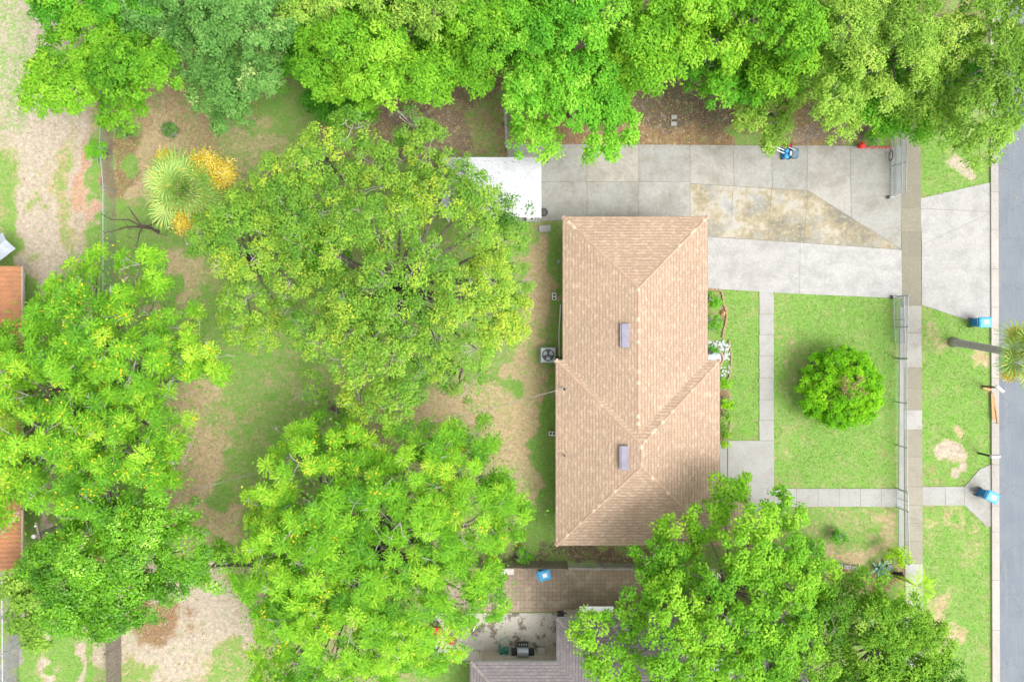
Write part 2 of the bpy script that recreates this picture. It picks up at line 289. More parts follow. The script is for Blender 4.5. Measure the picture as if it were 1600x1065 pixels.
# ------------------------------------------------------------------ ground
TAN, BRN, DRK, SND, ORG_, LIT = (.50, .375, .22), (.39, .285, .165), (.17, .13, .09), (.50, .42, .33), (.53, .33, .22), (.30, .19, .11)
ZONES = [  # cx, cy, rx, ry, grass, soil, in photo pixels
 (800, 532, 2000, 2000, .62, BRN),
 (75, 200, 85, 260, .08, SND), (10, 90, 50, 110, .42, SND), (12, 330, 40, 90, .7, TAN), (95, 315, 22, 85, .45, TAN), (132, 290, 11, 70, .02, ORG_), (65, 400, 30, 90, .1, SND), (30, 470, 25, 90, .9, TAN),
 (75, 700, 14, 330, .05, SND), (130, 700, 14, 330, .08, SND), (104, 800, 10, 400, .85, TAN), (50, 900, 18, 200, .9, TAN), (152, 900, 12, 200, .95, TAN), (157, 300, 12, 240, .9, TAN),
 (82, 1040, 8, 90, .02, SND), (130, 1040, 11, 90, .02, SND), (104, 1040, 13, 90, 1., TAN), (52, 1040, 22, 90, 1., TAN), (153, 1040, 13, 90, 1., TAN), (15, 1000, 16, 120, .02, (.28, .27, .26)),
 (270, 190, 130, 75, .25, BRN), (225, 260, 60, 80, .15, TAN), (180, 250, 16, 90, .25, LIT), (440, 190, 75, 60, .75, BRN), (190, 205, 14, 18, 1., BRN), (200, 262, 15, 12, 1., BRN), (390, 235, 60, 50, .45, TAN),
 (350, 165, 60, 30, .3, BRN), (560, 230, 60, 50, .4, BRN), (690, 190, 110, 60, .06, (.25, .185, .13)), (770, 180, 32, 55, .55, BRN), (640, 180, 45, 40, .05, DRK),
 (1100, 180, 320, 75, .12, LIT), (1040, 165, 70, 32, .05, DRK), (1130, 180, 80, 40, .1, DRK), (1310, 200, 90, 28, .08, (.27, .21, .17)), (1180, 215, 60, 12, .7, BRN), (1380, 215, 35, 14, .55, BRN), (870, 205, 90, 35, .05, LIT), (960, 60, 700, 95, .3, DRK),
 (230, 365, 60, 40, .8, BRN), (240, 430, 30, 70, .8, TAN), (310, 450, 70, 60, .2, TAN), (420, 560, 150, 160, .78, TAN), (250, 440, 20, 40, .9, BRN), (310, 660, 60, 70, .18, TAN), (305, 740, 60, 110, .12, TAN), (325, 590, 50, 30, .25, TAN), (345, 800, 35, 60, .25, TAN), (370, 640, 60, 50, .5, TAN), (350, 770, 20, 22, .9, BRN),
 (600, 450, 260, 170, .7, TAN), (480, 620, 130, 50, .62, TAN), (680, 640, 70, 35, .15, TAN), (600, 660, 50, 30, .3, BRN),
 (845, 440, 32, 80, .12, TAN), (830, 590, 36, 80, .25, TAN), (800, 690, 50, 70, .18, TAN), (750, 610, 40, 30, .3, TAN), (800, 605, 22, 20, .9, TAN), (870, 430, 14, 90, .75, BRN), (862, 560, 16, 60, .55, BRN), (858, 670, 14, 70, .95, BRN), (850, 800, 36, 70, .9, BRN), (820, 770, 24, 50, .3, TAN),
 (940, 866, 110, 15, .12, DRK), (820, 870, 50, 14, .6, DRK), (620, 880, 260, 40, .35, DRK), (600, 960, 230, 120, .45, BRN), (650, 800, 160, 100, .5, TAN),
 (280, 980, 130, 110, .10, SND), (240, 965, 60, 42, .05, LIT), (210, 1050, 30, 22, .6, TAN), (350, 1040, 50, 40, .6, TAN), (330, 910, 40, 20, .05, SND), (700, 1050, 50, 60, .85, TAN),
 (1150, 570, 45, 140, 1., BRN), (1300, 610, 115, 170, 1.0, TAN), (1232, 560, 18, 70, .62, TAN), (1232, 690, 22, 50, .7, TAN), (1330, 835, 90, 55, .62, TAN), (1375, 820, 22, 40, .3, TAN), (1330, 862, 55, 12, .2, TAN), (1350, 895, 60, 18, .08, LIT), (1290, 860, 22, 20, .2, TAN),
 (1490, 265, 60, 60, .95, TAN), (1497, 258, 22, 18, .2, SND), (1490, 620, 60, 150, .93, TAN), (1487, 710, 22, 20, .05, SND), (1465, 530, 16, 25, .5, TAN), (1525, 560, 12, 15, .3, TAN), (1497, 670, 8, 14, .2, TAN), (1492, 738, 8, 6, .02, SND), (1495, 940, 58, 170, .86, TAN), (1480, 960, 24, 60, .35, TAN), (1470, 820, 14, 30, .5, TAN), (1515, 850, 10, 30, .6, TAN),
 (1400, 620, 8, 140, .8, BRN), (1117, 470, 12, 30, .5, BRN), (1135, 640, 8, 60, .2, LIT), (1127, 480, 8, 40, .1, LIT),
]
def ground_fn(x, y):
    px = x / S + 800; py = 532.5 - y / S
    wx = (vnoise(x, y, 1.6, 1) - .5) * 46 + (vnoise(x, y, .5, 2) - .5) * 26; wy = (vnoise(x, y, 1.6, 3) - .5) * 46 + (vnoise(x, y, .5, 4) - .5) * 26
    g = np.full(px.shape, .5); c = np.zeros(px.shape + (3,)); c[:] = BRN
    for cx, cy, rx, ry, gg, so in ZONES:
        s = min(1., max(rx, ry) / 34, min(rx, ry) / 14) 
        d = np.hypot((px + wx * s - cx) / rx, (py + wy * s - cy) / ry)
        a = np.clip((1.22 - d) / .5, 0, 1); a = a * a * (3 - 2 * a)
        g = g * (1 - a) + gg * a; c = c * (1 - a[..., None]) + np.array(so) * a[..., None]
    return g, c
def axis(a, b, step):
    core = np.arange(a, b + step / 2, step); ext = [3, 7, 15, 30, 70, 150, 300]
    return np.concatenate([a - np.array(ext[::-1]), core, core[-1] + np.array(ext)])
def make_ground():
    X, Y = axis(-34, 34, .16), axis(-23, 23, .16); xx, yy = np.meshgrid(X, Y); g, c = ground_fn(xx.ravel(), yy.ravel())
    z = (vnoise(xx.ravel(), yy.ravel(), .8, 9) - .5) * .015 - .01
    nx, ny = len(X), len(Y); me = bpy.data.meshes.new('ground'); n = nx * ny
    me.vertices.add(n); me.vertices.foreach_set('co', np.stack([xx.ravel(), yy.ravel(), z], 1).astype(np.float32).ravel())
    i = (np.arange(ny - 1)[:, None] * nx + np.arange(nx - 1)).ravel(); F = np.stack([i, i + 1, i + nx + 1, i + nx], 1)
    me.loops.add(F.size); me.loops.foreach_set('vertex_index', F.ravel().astype(np.int32)); me.polygons.add(len(F)); me.polygons.foreach_set('loop_start', np.arange(0, F.size, 4, dtype=np.int32))
    a = me.attributes.new('grassy', 'FLOAT', 'POINT'); a.data.foreach_set('value', g.astype(np.float32))
    a = me.attributes.new('soil', 'FLOAT_COLOR', 'POINT'); a.data.foreach_set('color', np.concatenate([c, np.ones((n, 1))], 1).astype(np.float32).ravel())
    me.update(calc_edges=True)
    m, t, b, N, L = nodes('yard_ground'); mp = tc(N, L)
    at = N('ShaderNodeAttribute'); at.attribute_name = 'grassy'; so = N('ShaderNodeAttribute'); so.attribute_name = 'soil'
    n1 = noise(N, L, mp.outputs[0], 1.4, 8, .75); n2 = noise(N, L, mp.outputs[0], 14, 4, .75); n3 = noise(N, L, mp.outputs[0], 45, 2, .7); n4 = noise(N, L, mp.outputs[0], 4.5, 5, .7)
    def madd(a_, k_, b_):
        q = N('ShaderNodeMath'); q.operation = 'MULTIPLY_ADD'; L(a_, q.inputs[0]); q.inputs[1].default_value = k_; L(b_, q.inputs[2]); return q.outputs[0]
    n7 = noise(N, L, mp.outputs[0], 5.5, 8, .78)
    v_ = madd(n1.outputs[0], 1.7, at.outputs['Fac']); v_ = madd(n7.outputs[0], 2.6, v_); v_ = madd(n2.outputs[0], 1.5, v_); v_ = madd(n3.outputs[0], .8, v_)
    fac = mrange(N, L, v_, 3.3 + .30, 3.3 + .66)
    soil = mixc(N, L, 1., so.outputs['Color'], ramp_out(N, L, n4.outputs[0], .4), 'MULTIPLY'); soil = mixc(N, L, 1., soil, ramp_out(N, L, n3.outputs[0], .5), 'MULTIPLY'); soil = mixc(N, L, 1., soil, ramp_out(N, L, n2.outputs[0], .35), 'MULTIPLY')
    n6 = noise(N, L, mp.outputs[0], 2.3, 6, .7); soil = mixc(N, L, mrange(N, L, n6.outputs[0], .55, .70, 0, .5), soil, (.20, .14, .09)); soil = mixc(N, L, mrange(N, L, n6.outputs[0], .45, .36, 0, .4), soil, (.50, .41, .29))
    vo = N('ShaderNodeTexVoronoi'); vo.inputs['Scale'].default_value = 5; L(mp.outputs[0], vo.inputs['Vector']); soil = mixc(N, L, mrange(N, L, vo.outputs['Distance'], .09, .13, .8, 0), soil, (.5, .47, .42))
    gr = mixc(N, L, mrange(N, L, n4.outputs[0], .35, .65), (.15, .30, .05), (.24, .36, .10)); gr = mixc(N, L, mrange(N, L, n1.outputs[0], .48, .66), gr, (.18, .36, .06))
    n5 = noise(N, L, mp.outputs[0], .9, 7, .7); gr = mixc(N, L, mrange(N, L, n5.outputs[0], .52, .70, 0, .75), gr, (.33, .35, .15))
    gr = mixc(N, L, 1., gr, ramp_out(N, L, n3.outputs[0], .4), 'MULTIPLY'); gr = mixc(N, L, 1., gr, ramp_out(N, L, n2.outputs[0], .28), 'MULTIPLY')
    L(mixc(N, L, fac, soil, gr), b.inputs['Base Color']); b.inputs['Roughness'].default_value = .95; b.inputs['Specular IOR Level'].default_value = .15
    bp = N('ShaderNodeBump'); bp.inputs['Strength'].default_value = .8; bp.inputs['Distance'].default_value = .03; L(n2.outputs[0], bp.inputs['Height']); L(bp.outputs[0], b.inputs['Normal'])
    return tag(link('ground', me, m), kind='structure')
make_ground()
HARD = []           # paved outlines (photo px) where no grass or litter lands
def slab(name, polys, mat, z1=.03, tints=None, hard=True):
    m = MB()
    for i, p in enumerate(polys):
        m.tint = tints[i] if tints else random.random(); m.prism(PP(p), -.05, z1)
        if hard: HARD.append(p)
    return tag(m.build(name, mat), kind='structure')
def strips(name, segs, z=.034, wd=.028, mat=joint_m):
    m = MB()
    for a, b in segs:
        a = P(*a); b = P(*b); d = (b - a); n = max(1, int(d.length / .5)); pr = []
        nn = Vector((-d.y, d.x, 0)).normalized(); L_, R_ = [], []
        for k in range(n + 1):
            q = a + d * k / n + nn * random.uniform(-.006, .006); ww = wd * random.uniform(.35, .65)
            L_.append(Vector((q.x + nn.x * ww, q.y + nn.y * ww, z))); R_.append(Vector((q.x - nn.x * ww, q.y - nn.y * ww, z)))
        for k in range(n): m.add([L_[k], R_[k], R_[k + 1], L_[k + 1]], [(0, 1, 2, 3)])
    return tag(m.build(name, mat), kind='structure')
# driveway: old grey slabs, stained triangle, newer pale slab
xs = [793, 845, 917, 998, 1078, 1145, 1205, 1262, 1328, 1407.5]
def ytop(x): return 225 + (x - 793) * .006
def ymid(x): return 284 if x < 1078.005 else (287 + (x - 1078) * .062 if x <= 1262 else 298 + (x - 1262) * .628)
old = []
for a, b in zip(xs[:-1], xs[1:]): old.append([(a, ytop(a)), (b, ytop(b)), (b, ymid(b - .01)), (a, ymid(a + .01))])
for a, b in zip(xs[:4], xs[1:5]): old.append([(a, 284), (b, 284), (b, 345), (a, 345)] if a > 800 else [(a, 284), (b, 284), (b, 347), (a, 347)])
slab('driveway', old, conc_old, .03)
slab('driveway_stained', [[(1078, 287), (1262, 298), (1407, 388.6), (1407, 390.5), (1250, 379), (1078, 368)]], conc_stain, .027)
slab('driveway_pale', [[(1078, 368), (1250, 379), (1250, 459), (1078, 449)], [(1250, 379), (1408, 390.6), (1409, 466), (1250, 459)]], conc_new, .033, [.4, .9])
sg = [((x, ytop(x)), (x + (2 if x > 1100 else 0) - (4 if x == 1262 else 0), ymid(x))) for x in xs[1:-1]] + [((x, 284), (x, 345)) for x in (845, 917, 998)] + [((1078, 284), (1078, 345)), ((845, 284), (1078, 284)), ((1078, 287), (1262, 298)), ((1262, 298), (1407, 388.6)), ((1078, 368), (1250, 379)), ((1250, 379), (1405, 390))]
strips('driveway_joint', sg); strips('driveway_joint', [((1145, 291), (1143, 340)), ((1205, 295), (1200, 375)), ((1262, 298), (1256, 379)), ((1325, 338), (1320, 384))], .031, .03)
strips('driveway_joint', [((1250, 379), (1249, 459))], .037, .02)
slab('driveway_apron', [[(1438, 310), (1547, 285), (1547, 331), (1438, 326)], [(1438, 326), (1547, 331), (1547, 333), (1440, 382)], [(1440, 382), (1547, 333), (1549, 504), (1545, 512), (1530, 506), (1440, 476)]], conc_new, .03, [.2, .5, .3])
strips('driveway_joint', [((1438, 326), (1547, 331)), ((1440, 382), (1547, 333))], .034, .02)
# sidewalk
ys = [120, 160, 192, 228, 290, 325, 362, 400, 438, 477, 520, 566, 574, 606, 640, 671, 713, 760, 789, 817, 845, 880, 915, 950, 985, 1020, 1055, 1090]
tn = [.2, .2, .15, .15, .1, .3, .05, .15, .2, .7, .75, .7, .3, .35, .8, .4, .45, .5, .55, .5, .45, .9, .85, .8, .8, .8, .8]
sx = lambda y: 1407 + (y - 215) * .006
side = [[(sx(a) + (3 if a > 470 else 0), a), (1438 + (a - 215) * .005, a), (1438 + (b - 215) * .005, b), (sx(b) + (3 if a > 470 else 0), b)] for a, b in zip(ys[:-1], ys[1:])]
slab('sidewalk', side, conc_side, .032, tn)
strips('sidewalk_joint', [((sx(y) + 2, y), (1438 + (y - 215) * .005, y)) for y in ys[1:-1] if y != 566], .036, .03)
slab('sidewalk_edge', [[(1404, 868), (1412, 868), (1412, 480), (1406, 480)]], conc_walk, .02)
# front walk, entry slab, street-side pad
wk = [[(1186, a), (1208.5, a), (1209, b), (1186.5, b)] for a, b in zip([452, 490, 523, 556, 590, 624, 656], [490, 523, 556, 590, 624, 656, 688])]
slab('front_walk', wk, conc_walk, .029)
hw = [1209, 1244, 1278, 1311, 1344, 1377, 1406]
slab('front_walk_east', [[(a, 763), (b, 763), (b, 791), (a, 791)] for a, b in zip(hw[:-1], hw[1:])] + [[(1441, 760), (1477, 760), (1477, 789), (1441, 789)], [(1477, 760), (1507, 760), (1507, 789), (1477, 789)]], conc_walk, .029)
slab('entry_slab', [[(1137, 688), (1209, 688), (1209, 763), (1137, 763)], [(1110, 688), (1136, 688), (1136, 763), (1110, 763)], [(1110, 763), (1209, 763), (1209, 800), (1110, 800)]], conc_walk, .03, [.1, .0, .3])
slab('street_pad', [[(1507, 760), (1530, 733), (1548, 725), (1549, 822), (1541, 822), (1507, 789)]], conc_old, .027, [.2])
strips('walk_joint', [((1186, y), (1209, y)) for y in (490, 523, 556, 590, 624, 656, 688)] + [((x, 763), (x, 791)) for x in hw[:-1]] + [((1477, 760), (1477, 789)), ((1507, 760), (1507, 789)), ((1137, 688), (1137, 752)), ((1190, 763), (1209, 763))], .035, .02)
# kerb and road
kx = lambda y: 1546.5 + (y - 200) * .003
kb = [-160, -60, 20, 90, 160, 240, 300, 360, 420, 480, 540, 590, 660, 725, 790, 830, 905, 983, 1065, 1160]
slab('kerb', [[(kx(a), a), (kx(a) + 11.5, a), (kx(b) + 11.5, b), (kx(b), b)] for a, b in zip(kb[:-1], kb[1:])], conc_kerb, .10)
strips('kerb_joint', [((kx(y), y), (kx(y) + 11.5, y)) for y in kb[1:-1]], .104, .025)
tag(MB().prism([P(1557, -2000), P(1900, -2000), P(1900, 3000), P(1560, 3000)], -.04, .012).build('road', asphalt), kind='structure'); HARD.append([(1550, -2000), (1900, -2000), (1900, 3000), (1550, 3000)])
# neighbour's patio
slab('paver_patio', [[(785, 884), (1010, 886), (1010, 955), (760, 955), (700, 955), (700, 915), (785, 915)], [(600, 1040), (735, 1040), (735, 1120), (725, 1120)]][:1], paver, .03)
slab('paver_path', [[(733, 1032), (770, 1032), (770, 1120), (733, 1120)]], paver, .03)
slab('patio_slab', [[(680, 957), (880, 957), (880, 1031), (680, 1031)], [(880, 957), (960, 957), (960, 975), (880, 975)]], concrete_mat('patio_concrete', [(0, (.52, .47, .40)), (1, (.52, .48, .42))], (.14, .11, .075), .85, 2.2, .25, (.52, .6)), .028)
strips('patio_joint', [((783, 957), (782, 1031))], .032, .05, pm('sealant', (.5, .48, .42)))

# ------------------------------------------------------------------ buildings
white_p = pm('white_paint', (.78, .78, .78), (.70, .70, .69), 2, .5)
stucco = pm('stucco', (.50, .45, .38), (.45, .40, .33), 2, .9, bump=.3)
fascia = pm('tan_fascia', (.42, .33, .26), (.38, .30, .23), 2, .7)
glass = pm('window_glass', (.05, .06, .07), (.04, .05, .06), 2, .1)
lav = pm('vent_metal', (.225, .21, .27), (.19, .18, .23), 2, .6, 0)
def hip_planes(m, x0, x1, y0, y1, z, pitch=.22, hips=(1, 1), axis_='Y'):
    """hip roof over world rect; hips=(south,north) ends hipped. Adds faces with uv; returns ridge/hip segments"""
    if axis_ == 'X':
        mm = MB(); segs = hip_planes(mm, y0, y1, x0, x1, z, pitch, hips)
        sw = lambda p: (p[0], p[1], p[2])
        for f, u in zip(mm.f, mm.uv): m.add([(mm.v[k][1], mm.v[k][0], mm.v[k][2]) for k in reversed(f)], [tuple(range(len(f)))], [list(reversed(u))])
        return [tuple(Vector((q[1], q[0], q[2])) for q in s) for s in segs]
    h = (x1 - x0) / 2; xm = (x0 + x1) / 2; zr = z + h * pitch; ya = y0 + (h if hips[0] else 0); yb = y1 - (h if hips[1] else 0); k = math.sqrt(1 + pitch * pitch)
    A, B = Vector((xm, ya, zr)), Vector((xm, yb, zr)); c = [Vector((x0, y0, z)), Vector((x1, y0, z)), Vector((x1, y1, z)), Vector((x0, y1, z))]
    m.add([c[1], c[2], B, A], [(0, 1, 2, 3)], [[(y0, 0), (y1, 0), (yb, h * k), (ya, h * k)]])
    m.add([c[3], c[0], A, B], [(0, 1, 2, 3)], [[(-y1 + .1, 0), (-y0 + .1, 0), (-ya + .1, h * k), (-yb + .1, h * k)]])
    if hips[0]: m.add([c[0], c[1], A], [(0, 1, 2)], [[(x0, 0), (x1, 0), (xm, h * k)]])
    else: m.add([c[0], c[1], A], [(0, 1, 2)], [[(x0, 0), (x1, 0), (xm, h * k)]])
    m.add([c[2], c[3], B], [(0, 1, 2)], [[(-x1, 0), (-x0, 0), (-xm, h * k)]])
    s = [(A, B)]
    if hips[0]: s += [(c[0], A), (c[1], A)]
    if hips[1]: s += [(c[2], B), (c[3], B)]
    return s
def caps(m, segs, wd=.26):
    for a, b in segs:
        d = b - a; n = max(1, int(d.length / .2)); dd = d.normalized(); s = dd.cross(Vector((0, 0, 1))).normalized(); up = s.cross(dd)
        drop = .055
        for k in range(n):
            m.tint = random.random() ** 1.6 * .93
            p = a + d * (k / n); q = a + d * ((k + 1.15) / n); l0, l1 = .018, .008
            if d.z < 0: p, q = q, p
            vs = [p + up * (l0 + .02), p + s * wd / 2 + up * (l0 - drop), q + s * wd / 2 + up * (l1 - drop), q + up * (l1 + .02), q - s * wd / 2 + up * (l1 - drop), p - s * wd / 2 + up * (l0 - drop)]
            m.add(vs, [(0, 1, 2, 3), (0, 3, 4, 5)])
ZE = 2.6
def wrect(x0, y0, x1, y1, z=ZE):
    a, b = P(x0, y1, z), P(x1, y0, z); return a.x, b.x, a.y, b.y
house = thing('house', 'single-storey house with tan shingle hip roof and two grey roof vents', 'house', P(996, 600))
mr = MB(); mf = MB(); mw = MB()
A1 = wrect(879, 338, 1106, 700); A2 = wrect(868, 562, 1125, 852); A3 = wrect(1090, 752, 1170, 850)
s1 = hip_planes(mr, *A1, ZE, hips=(0, 1)); s2 = hip_planes(mr, *A2, ZE); s3 = hip_planes(mr, *A3, ZE, hips=(0, 1), axis_='X')
for k, (x0, x1, y0, y1) in enumerate((A1, A2, A3)):
    e = .004 * k; mf.box(((x0 + x1) / 2, (y0 + y1) / 2, ZE - .09 - e), (x1 - x0 - .03, y1 - y0 - .03, .16)); mw.box(((x0 + x1) / 2, (y0 + y1) / 2, (ZE - .18) / 2 + e), (x1 - x0 - 1.1, y1 - y0 - 1.1, ZE - .2 - e))
roof = mr.build('roof', shingle, house); mf.build('fascia', fascia, house); mw.build('wall', stucco, house)
mc = MB(); B1 = s1[0]
seg = [s for s in s1 if not (s[0].y < P(0, 690).y and s[1].y < P(0, 690).y)]
caps(mc, [(Vector((s1[0][0].x, P(0, 672, 3.9).y, s1[0][0].z)), s1[0][1])] + s1[1:]); mc.build('ridge_cap', capm, house)
mc = MB(); caps(mc, [s2[0]] + s2[1:]); mc.build('ridge_cap', capm, house)
for (vx, vy, nm) in ((976, 524, 'upper'), (975, 715, 'lower')):
    zz = ZE + (113 if nm == 'upper' else 128) * S * .95 * .22 - .12; c = P(vx, vy, zz + .1)
    v = MB(); v.bbox(c + Vector((.03, 0, -.02)), (.42, 1.32, .16), 0, .03); o = v.build('roof_vent', lav, roof)
    v = MB(); v.box(c + Vector((-.21, 0, -.03)), (.04, 1.28, .1)); v.build('vent_highlight', pm('vent_highlight_tone', (.34, .33, .40)), o)  # pale strip paints a highlight along one side of the vent
# wall openings on the sides one could step out to see
for (x, y, wx, wz, nx) in ((1106, 400, 2.6, 2.1, 1), (1106, 500, 1.6, 1.2, 1), (1125, 640, 1.8, 1.2, 1)):
    p = P(x, y, 2.6); p.x -= .53; g = MB(); g.box((p.x + .02, p.y, 1.2 if wz < 2 else 1.07), (.06, wx, wz)); w_ = g.build('window' if wz < 2 else 'garage_door', glass if wz < 2 else white_p, house)
    g = MB(); zc = 1.2 if wz < 2 else 1.07
    for sy in (-1, 1): g.box((p.x + .05, p.y + sy * (wx / 2 + .03), zc), (.05, .06, wz + .12))
    g.box((p.x + .05, p.y, zc + wz / 2 + .03), (.05, wx, .06)); g.build('frame', white_p, w_)
# plumbing vents / mast on roof
m = MB(); q = P(818 + 64, 711, 2.75); m.tube([q, q + Vector((0, 0, .35))], .04, 8); m.build('vent_pipe', pm('black_rubber', (.03, .03, .03)), roof)
# neighbour's grey house at the bottom
nh = thing('house', 'neighbouring house with grey-brown shingle roof, half hidden by the big bright tree', 'house', P(1050, 1080))
mr, mf, mw = MB(), MB(), MB()
Bz = 2.6; R1 = wrect(870, 965, 1270, 1460, Bz); R2 = wrect(735, 1033, 1000, 1290, Bz)
t1 = hip_planes(mr, *R1, Bz); t2 = hip_planes(mr, *R2, Bz + .004, axis_='X')
for k, (x0, x1, y0, y1) in enumerate((R1, R2)):
    e = .004 * k; mf.box(((x0 + x1) / 2, (y0 + y1) / 2, Bz - .09 - e), (x1 - x0 + .02, y1 - y0 + .02, .16)); mw.box(((x0 + x1) / 2, (y0 + y1) / 2, (Bz - .18) / 2 + e), (x1 - x0 - 1.1, y1 - y0 - 1.1, Bz - .2 - e))
nr = mr.build('roof', shingle_g, nh); mf.build('fascia', pm('grey_fascia', (.45, .47, .48), rough=.5), nh); mw.build('wall', stucco, nh)
for tt1 in (t1, t2): mc = MB(); caps(mc, tt1, .24); mc.build('ridge_cap', capg, nh)
for (px_, py_, wx, wy) in ((1135, 1038, 1.6, .9), (1182, 1037, 1.1, .9)):
    z = 3.6; c = P(px_, py_, z); g = MB(); g.bbox(c, (wx, wy, .1), 0, .03); g.build('roof_panel', pm('pale_sheet', (.50, .53, .60), (.45, .48, .54)), nr)
g = MB(); c = P(932, 951, 2.3); g.bbox(c, (1.9, .32, .06), 0, .02); 
for k in range(6): g.box(c + Vector((-.8 + k * .32, 0, .05)), (.03, .34, .03))
g.build('window_awning', white_p, nh)
# left edge: terracotta-coloured metal roof with white gutter
lh = thing('house', 'house at the left edge with rust-orange ribbed roof and white side strip', 'house', P(-40, 650))
z = 2.6; a, b = P(-160, 890, z), P(33, 416, z); rust = pm('rust_roof', (.38, .165, .07), (.30, .14, .065), 1.2, .75, var=.25)
m = MB(); n = 64
for k in range(n):
    y0 = a.y + (b.y - a.y) * k / n; y1 = a.y + (b.y - a.y) * (k + 1) / n; ym = (y0 + y1) / 2
    for ya, yb, za, zb in ((y0, ym, z + .0, z + .05), (ym, y1, z + .05, z + .0)):
        m.tint = random.random(); m.add([(a.x, ya, za + .9), (b.x, ya, za), (b.x, yb, zb), (a.x, yb, zb + .9)], [(0, 1, 2, 3)])
m.build('roof', rust, lh)
m = MB(); m.box(((a.x + b.x) / 2 - 2.3, (a.y + b.y) / 2, 1.25), (b.x - a.x - 4.6, b.y - a.y - .8, 2.5)); m.build('wall', stucco, lh)
m = MB(); m.box((b.x + .04, (a.y + b.y) / 2, z - .06), (.07, b.y - a.y, .12)); m.build('gutter', fascia, lh)
m = MB()
p0, p1 = P(34, 475, 0), P(40, 425, 0)
for k in range(16): q = P(37, 428 + k * 3.2, 0); m.bbox(q + Vector((random.uniform(-.02, .02), 0, .05)), (.24, .13, .1), random.uniform(-.1, .1), .02)
tag(m.build('gravel_edging', pm('white_rubble', (.55, .55, .52), (.42, .42, .4), 6, .9, var=.3), loc=P(37, 450)), 'row of rough whitish stones along the rust-orange roof at left', 'edging')
m = MB(); cc = P(2, 385, 1.5)
hut = thing('shed', 'small grey metal-roofed hut cut by the left edge above the rust roof', 'shed', P(0, 387))
m.box(P(0, 387, 0) + Vector((0, 0, .7)), (1.0, .9, 1.4), R(38)); m.build('wall', stucco, hut)
m = MB(); c = P(-2, 388, 1.5); M_ = Matrix.Rotation(R(38), 3, 'Z')
for s_ in (-1, 1): m.add([c + M_ @ Vector((-.75, 0, .25)), c + M_ @ Vector((.75, 0, .25)), c + M_ @ Vector((.75, s_ * .6, 0)), c + M_ @ Vector((-.75, s_ * .6, 0))], [(0, 1, 2, 3) if s_ < 0 else (3, 2, 1, 0)])
m.build('roof', pm('grey_sheet', (.36, .39, .44), (.30, .33, .38)), hut)
# white carport
cp = thing('carport', 'long white metal carport roof poking out of the big oak', 'carport', P(775, 293))
z = 2.35; m = MB(); x0, x1 = P(690, 0, z).x, P(845, 0, z).x; y1, y0 = P(0, 246, z).y, P(0, 340, z).y; nn = 14
for k in range(nn):
    ya, yb = y0 + (y1 - y0) * k / nn, y0 + (y1 - y0) * (k + 1) / nn; zz = z + .12 - abs((k + .5) / nn - .5) * .22
    m.tint = random.random(); m.box(((x0 + x1) / 2, (ya + yb) / 2, zz), (x1 - x0, (yb - ya) + .004, .035)); m.box(((x0 + x1) / 2, ya + .01, zz + .028), (x1 - x0, .022, .014))
m.build('roof', pm('white_metal', (.50, .50, .535), (.45, .45, .48), 1.2, .55), cp)
m = MB(); q = P(775, 291, z + .2); m.bbox((q.x, q.y, z + .16), (1.5, .14, .05), R(-1), .015); m.build('roof_strip', white_p, cp)
m = MB()
m.box((x1 - .02, (y0 + y1) / 2, z - .02), (.08, y1 - y0 + .04, .14)); m.build('fascia', white_p, cp)
for px_, py_ in ((x0 + .2, y0 + .2), (x0 + .2, y1 - .2), (x1 - .2, y0 + .2), (x1 - .2, y1 - .2)):
    m = MB(); m.box((px_, py_, z / 2), (.09, .09, z)); m.build('post', white_p, cp)

# ------------------------------------------------------------------ fences
galv = pm('galvanised_steel', (.42, .47, .49), (.36, .40, .42), 3, .4, .5)
def chain(name, label, cat, pts, h, group=None, step=2.3, cell=.085, wire=.0035, ret=False):
    pts = [Vector((p[0], p[1], 0)) for p in pts]; t = thing(name, label, cat, pts[0], group)
    mesh = MB(); rail = MB()
    for a, b in zip(pts[:-1], pts[1:]):
        d = b - a; L = d.length; u = d / L; k = int(L / cell)
        for i in range(-int(h / cell), k):
            for s_ in (1, -1):
                s0, s1_ = (i * cell, i * cell + h) if s_ == 1 else (i * cell + h, i * cell)
                za, zb = .03, h
                # clip to [0,L]
                def cl(s0, s1, z0, z1):
                    if s0 > s1: s0, s1, z0, z1 = s1, s0, z1, z0
                    if s1 <= 0 or s0 >= L: return None
                    g = (z1 - z0) / (s1 - s0)
                    if s0 < 0: z0 -= g * s0; s0 = 0
                    if s1 > L: z1 -= g * (s1 - L); s1 = L
                    return s0, s1, z0, z1
                c = cl(s0, s1_, za, zb)
                if c: mesh.tube([a + u * c[0] + Vector((0, 0, c[2])), a + u * c[1] + Vector((0, 0, c[3]))], wire, 3)
        rail.tube([a + Vector((0, 0, h)), b + Vector((0, 0, h))], .024, 8)
    done = 0
    for a, b in zip(pts[:-1], pts[1:]):
        L = (b - a).length; n = max(1, round(L / step))
        for i in range(n + (1 if b is pts[-1] else 0)):
            q = a + (b - a) * i / n; m = MB(); m.tube([q, q + Vector((0, 0, h + .05))], .032, 8); m.lathe(q, [(.036, h + .05), (.03, h + .09), (.005, h + .10)], 8); m.build('post', galv, t)
    mesh.build('chain_link', galv, t); rail.build('rail', galv, t)
    return t
chain('chain_link_fence', 'long chain-link fence between the front lawn and the sidewalk', 'fence', [P(1399.5, 560), P(1400.5, 762)], 1.1)
chain('chain_link_fence', 'short chain-link fence running south from the walk gate to the lime bush', 'fence', [P(1402, 792), P(1404, 872)], 1.1)
chain('chain_link_fence', 'chain-link fence coming out from under the trees at the driveway mouth', 'fence', [P(1394, 150), P(1395, 214)], 1.1)
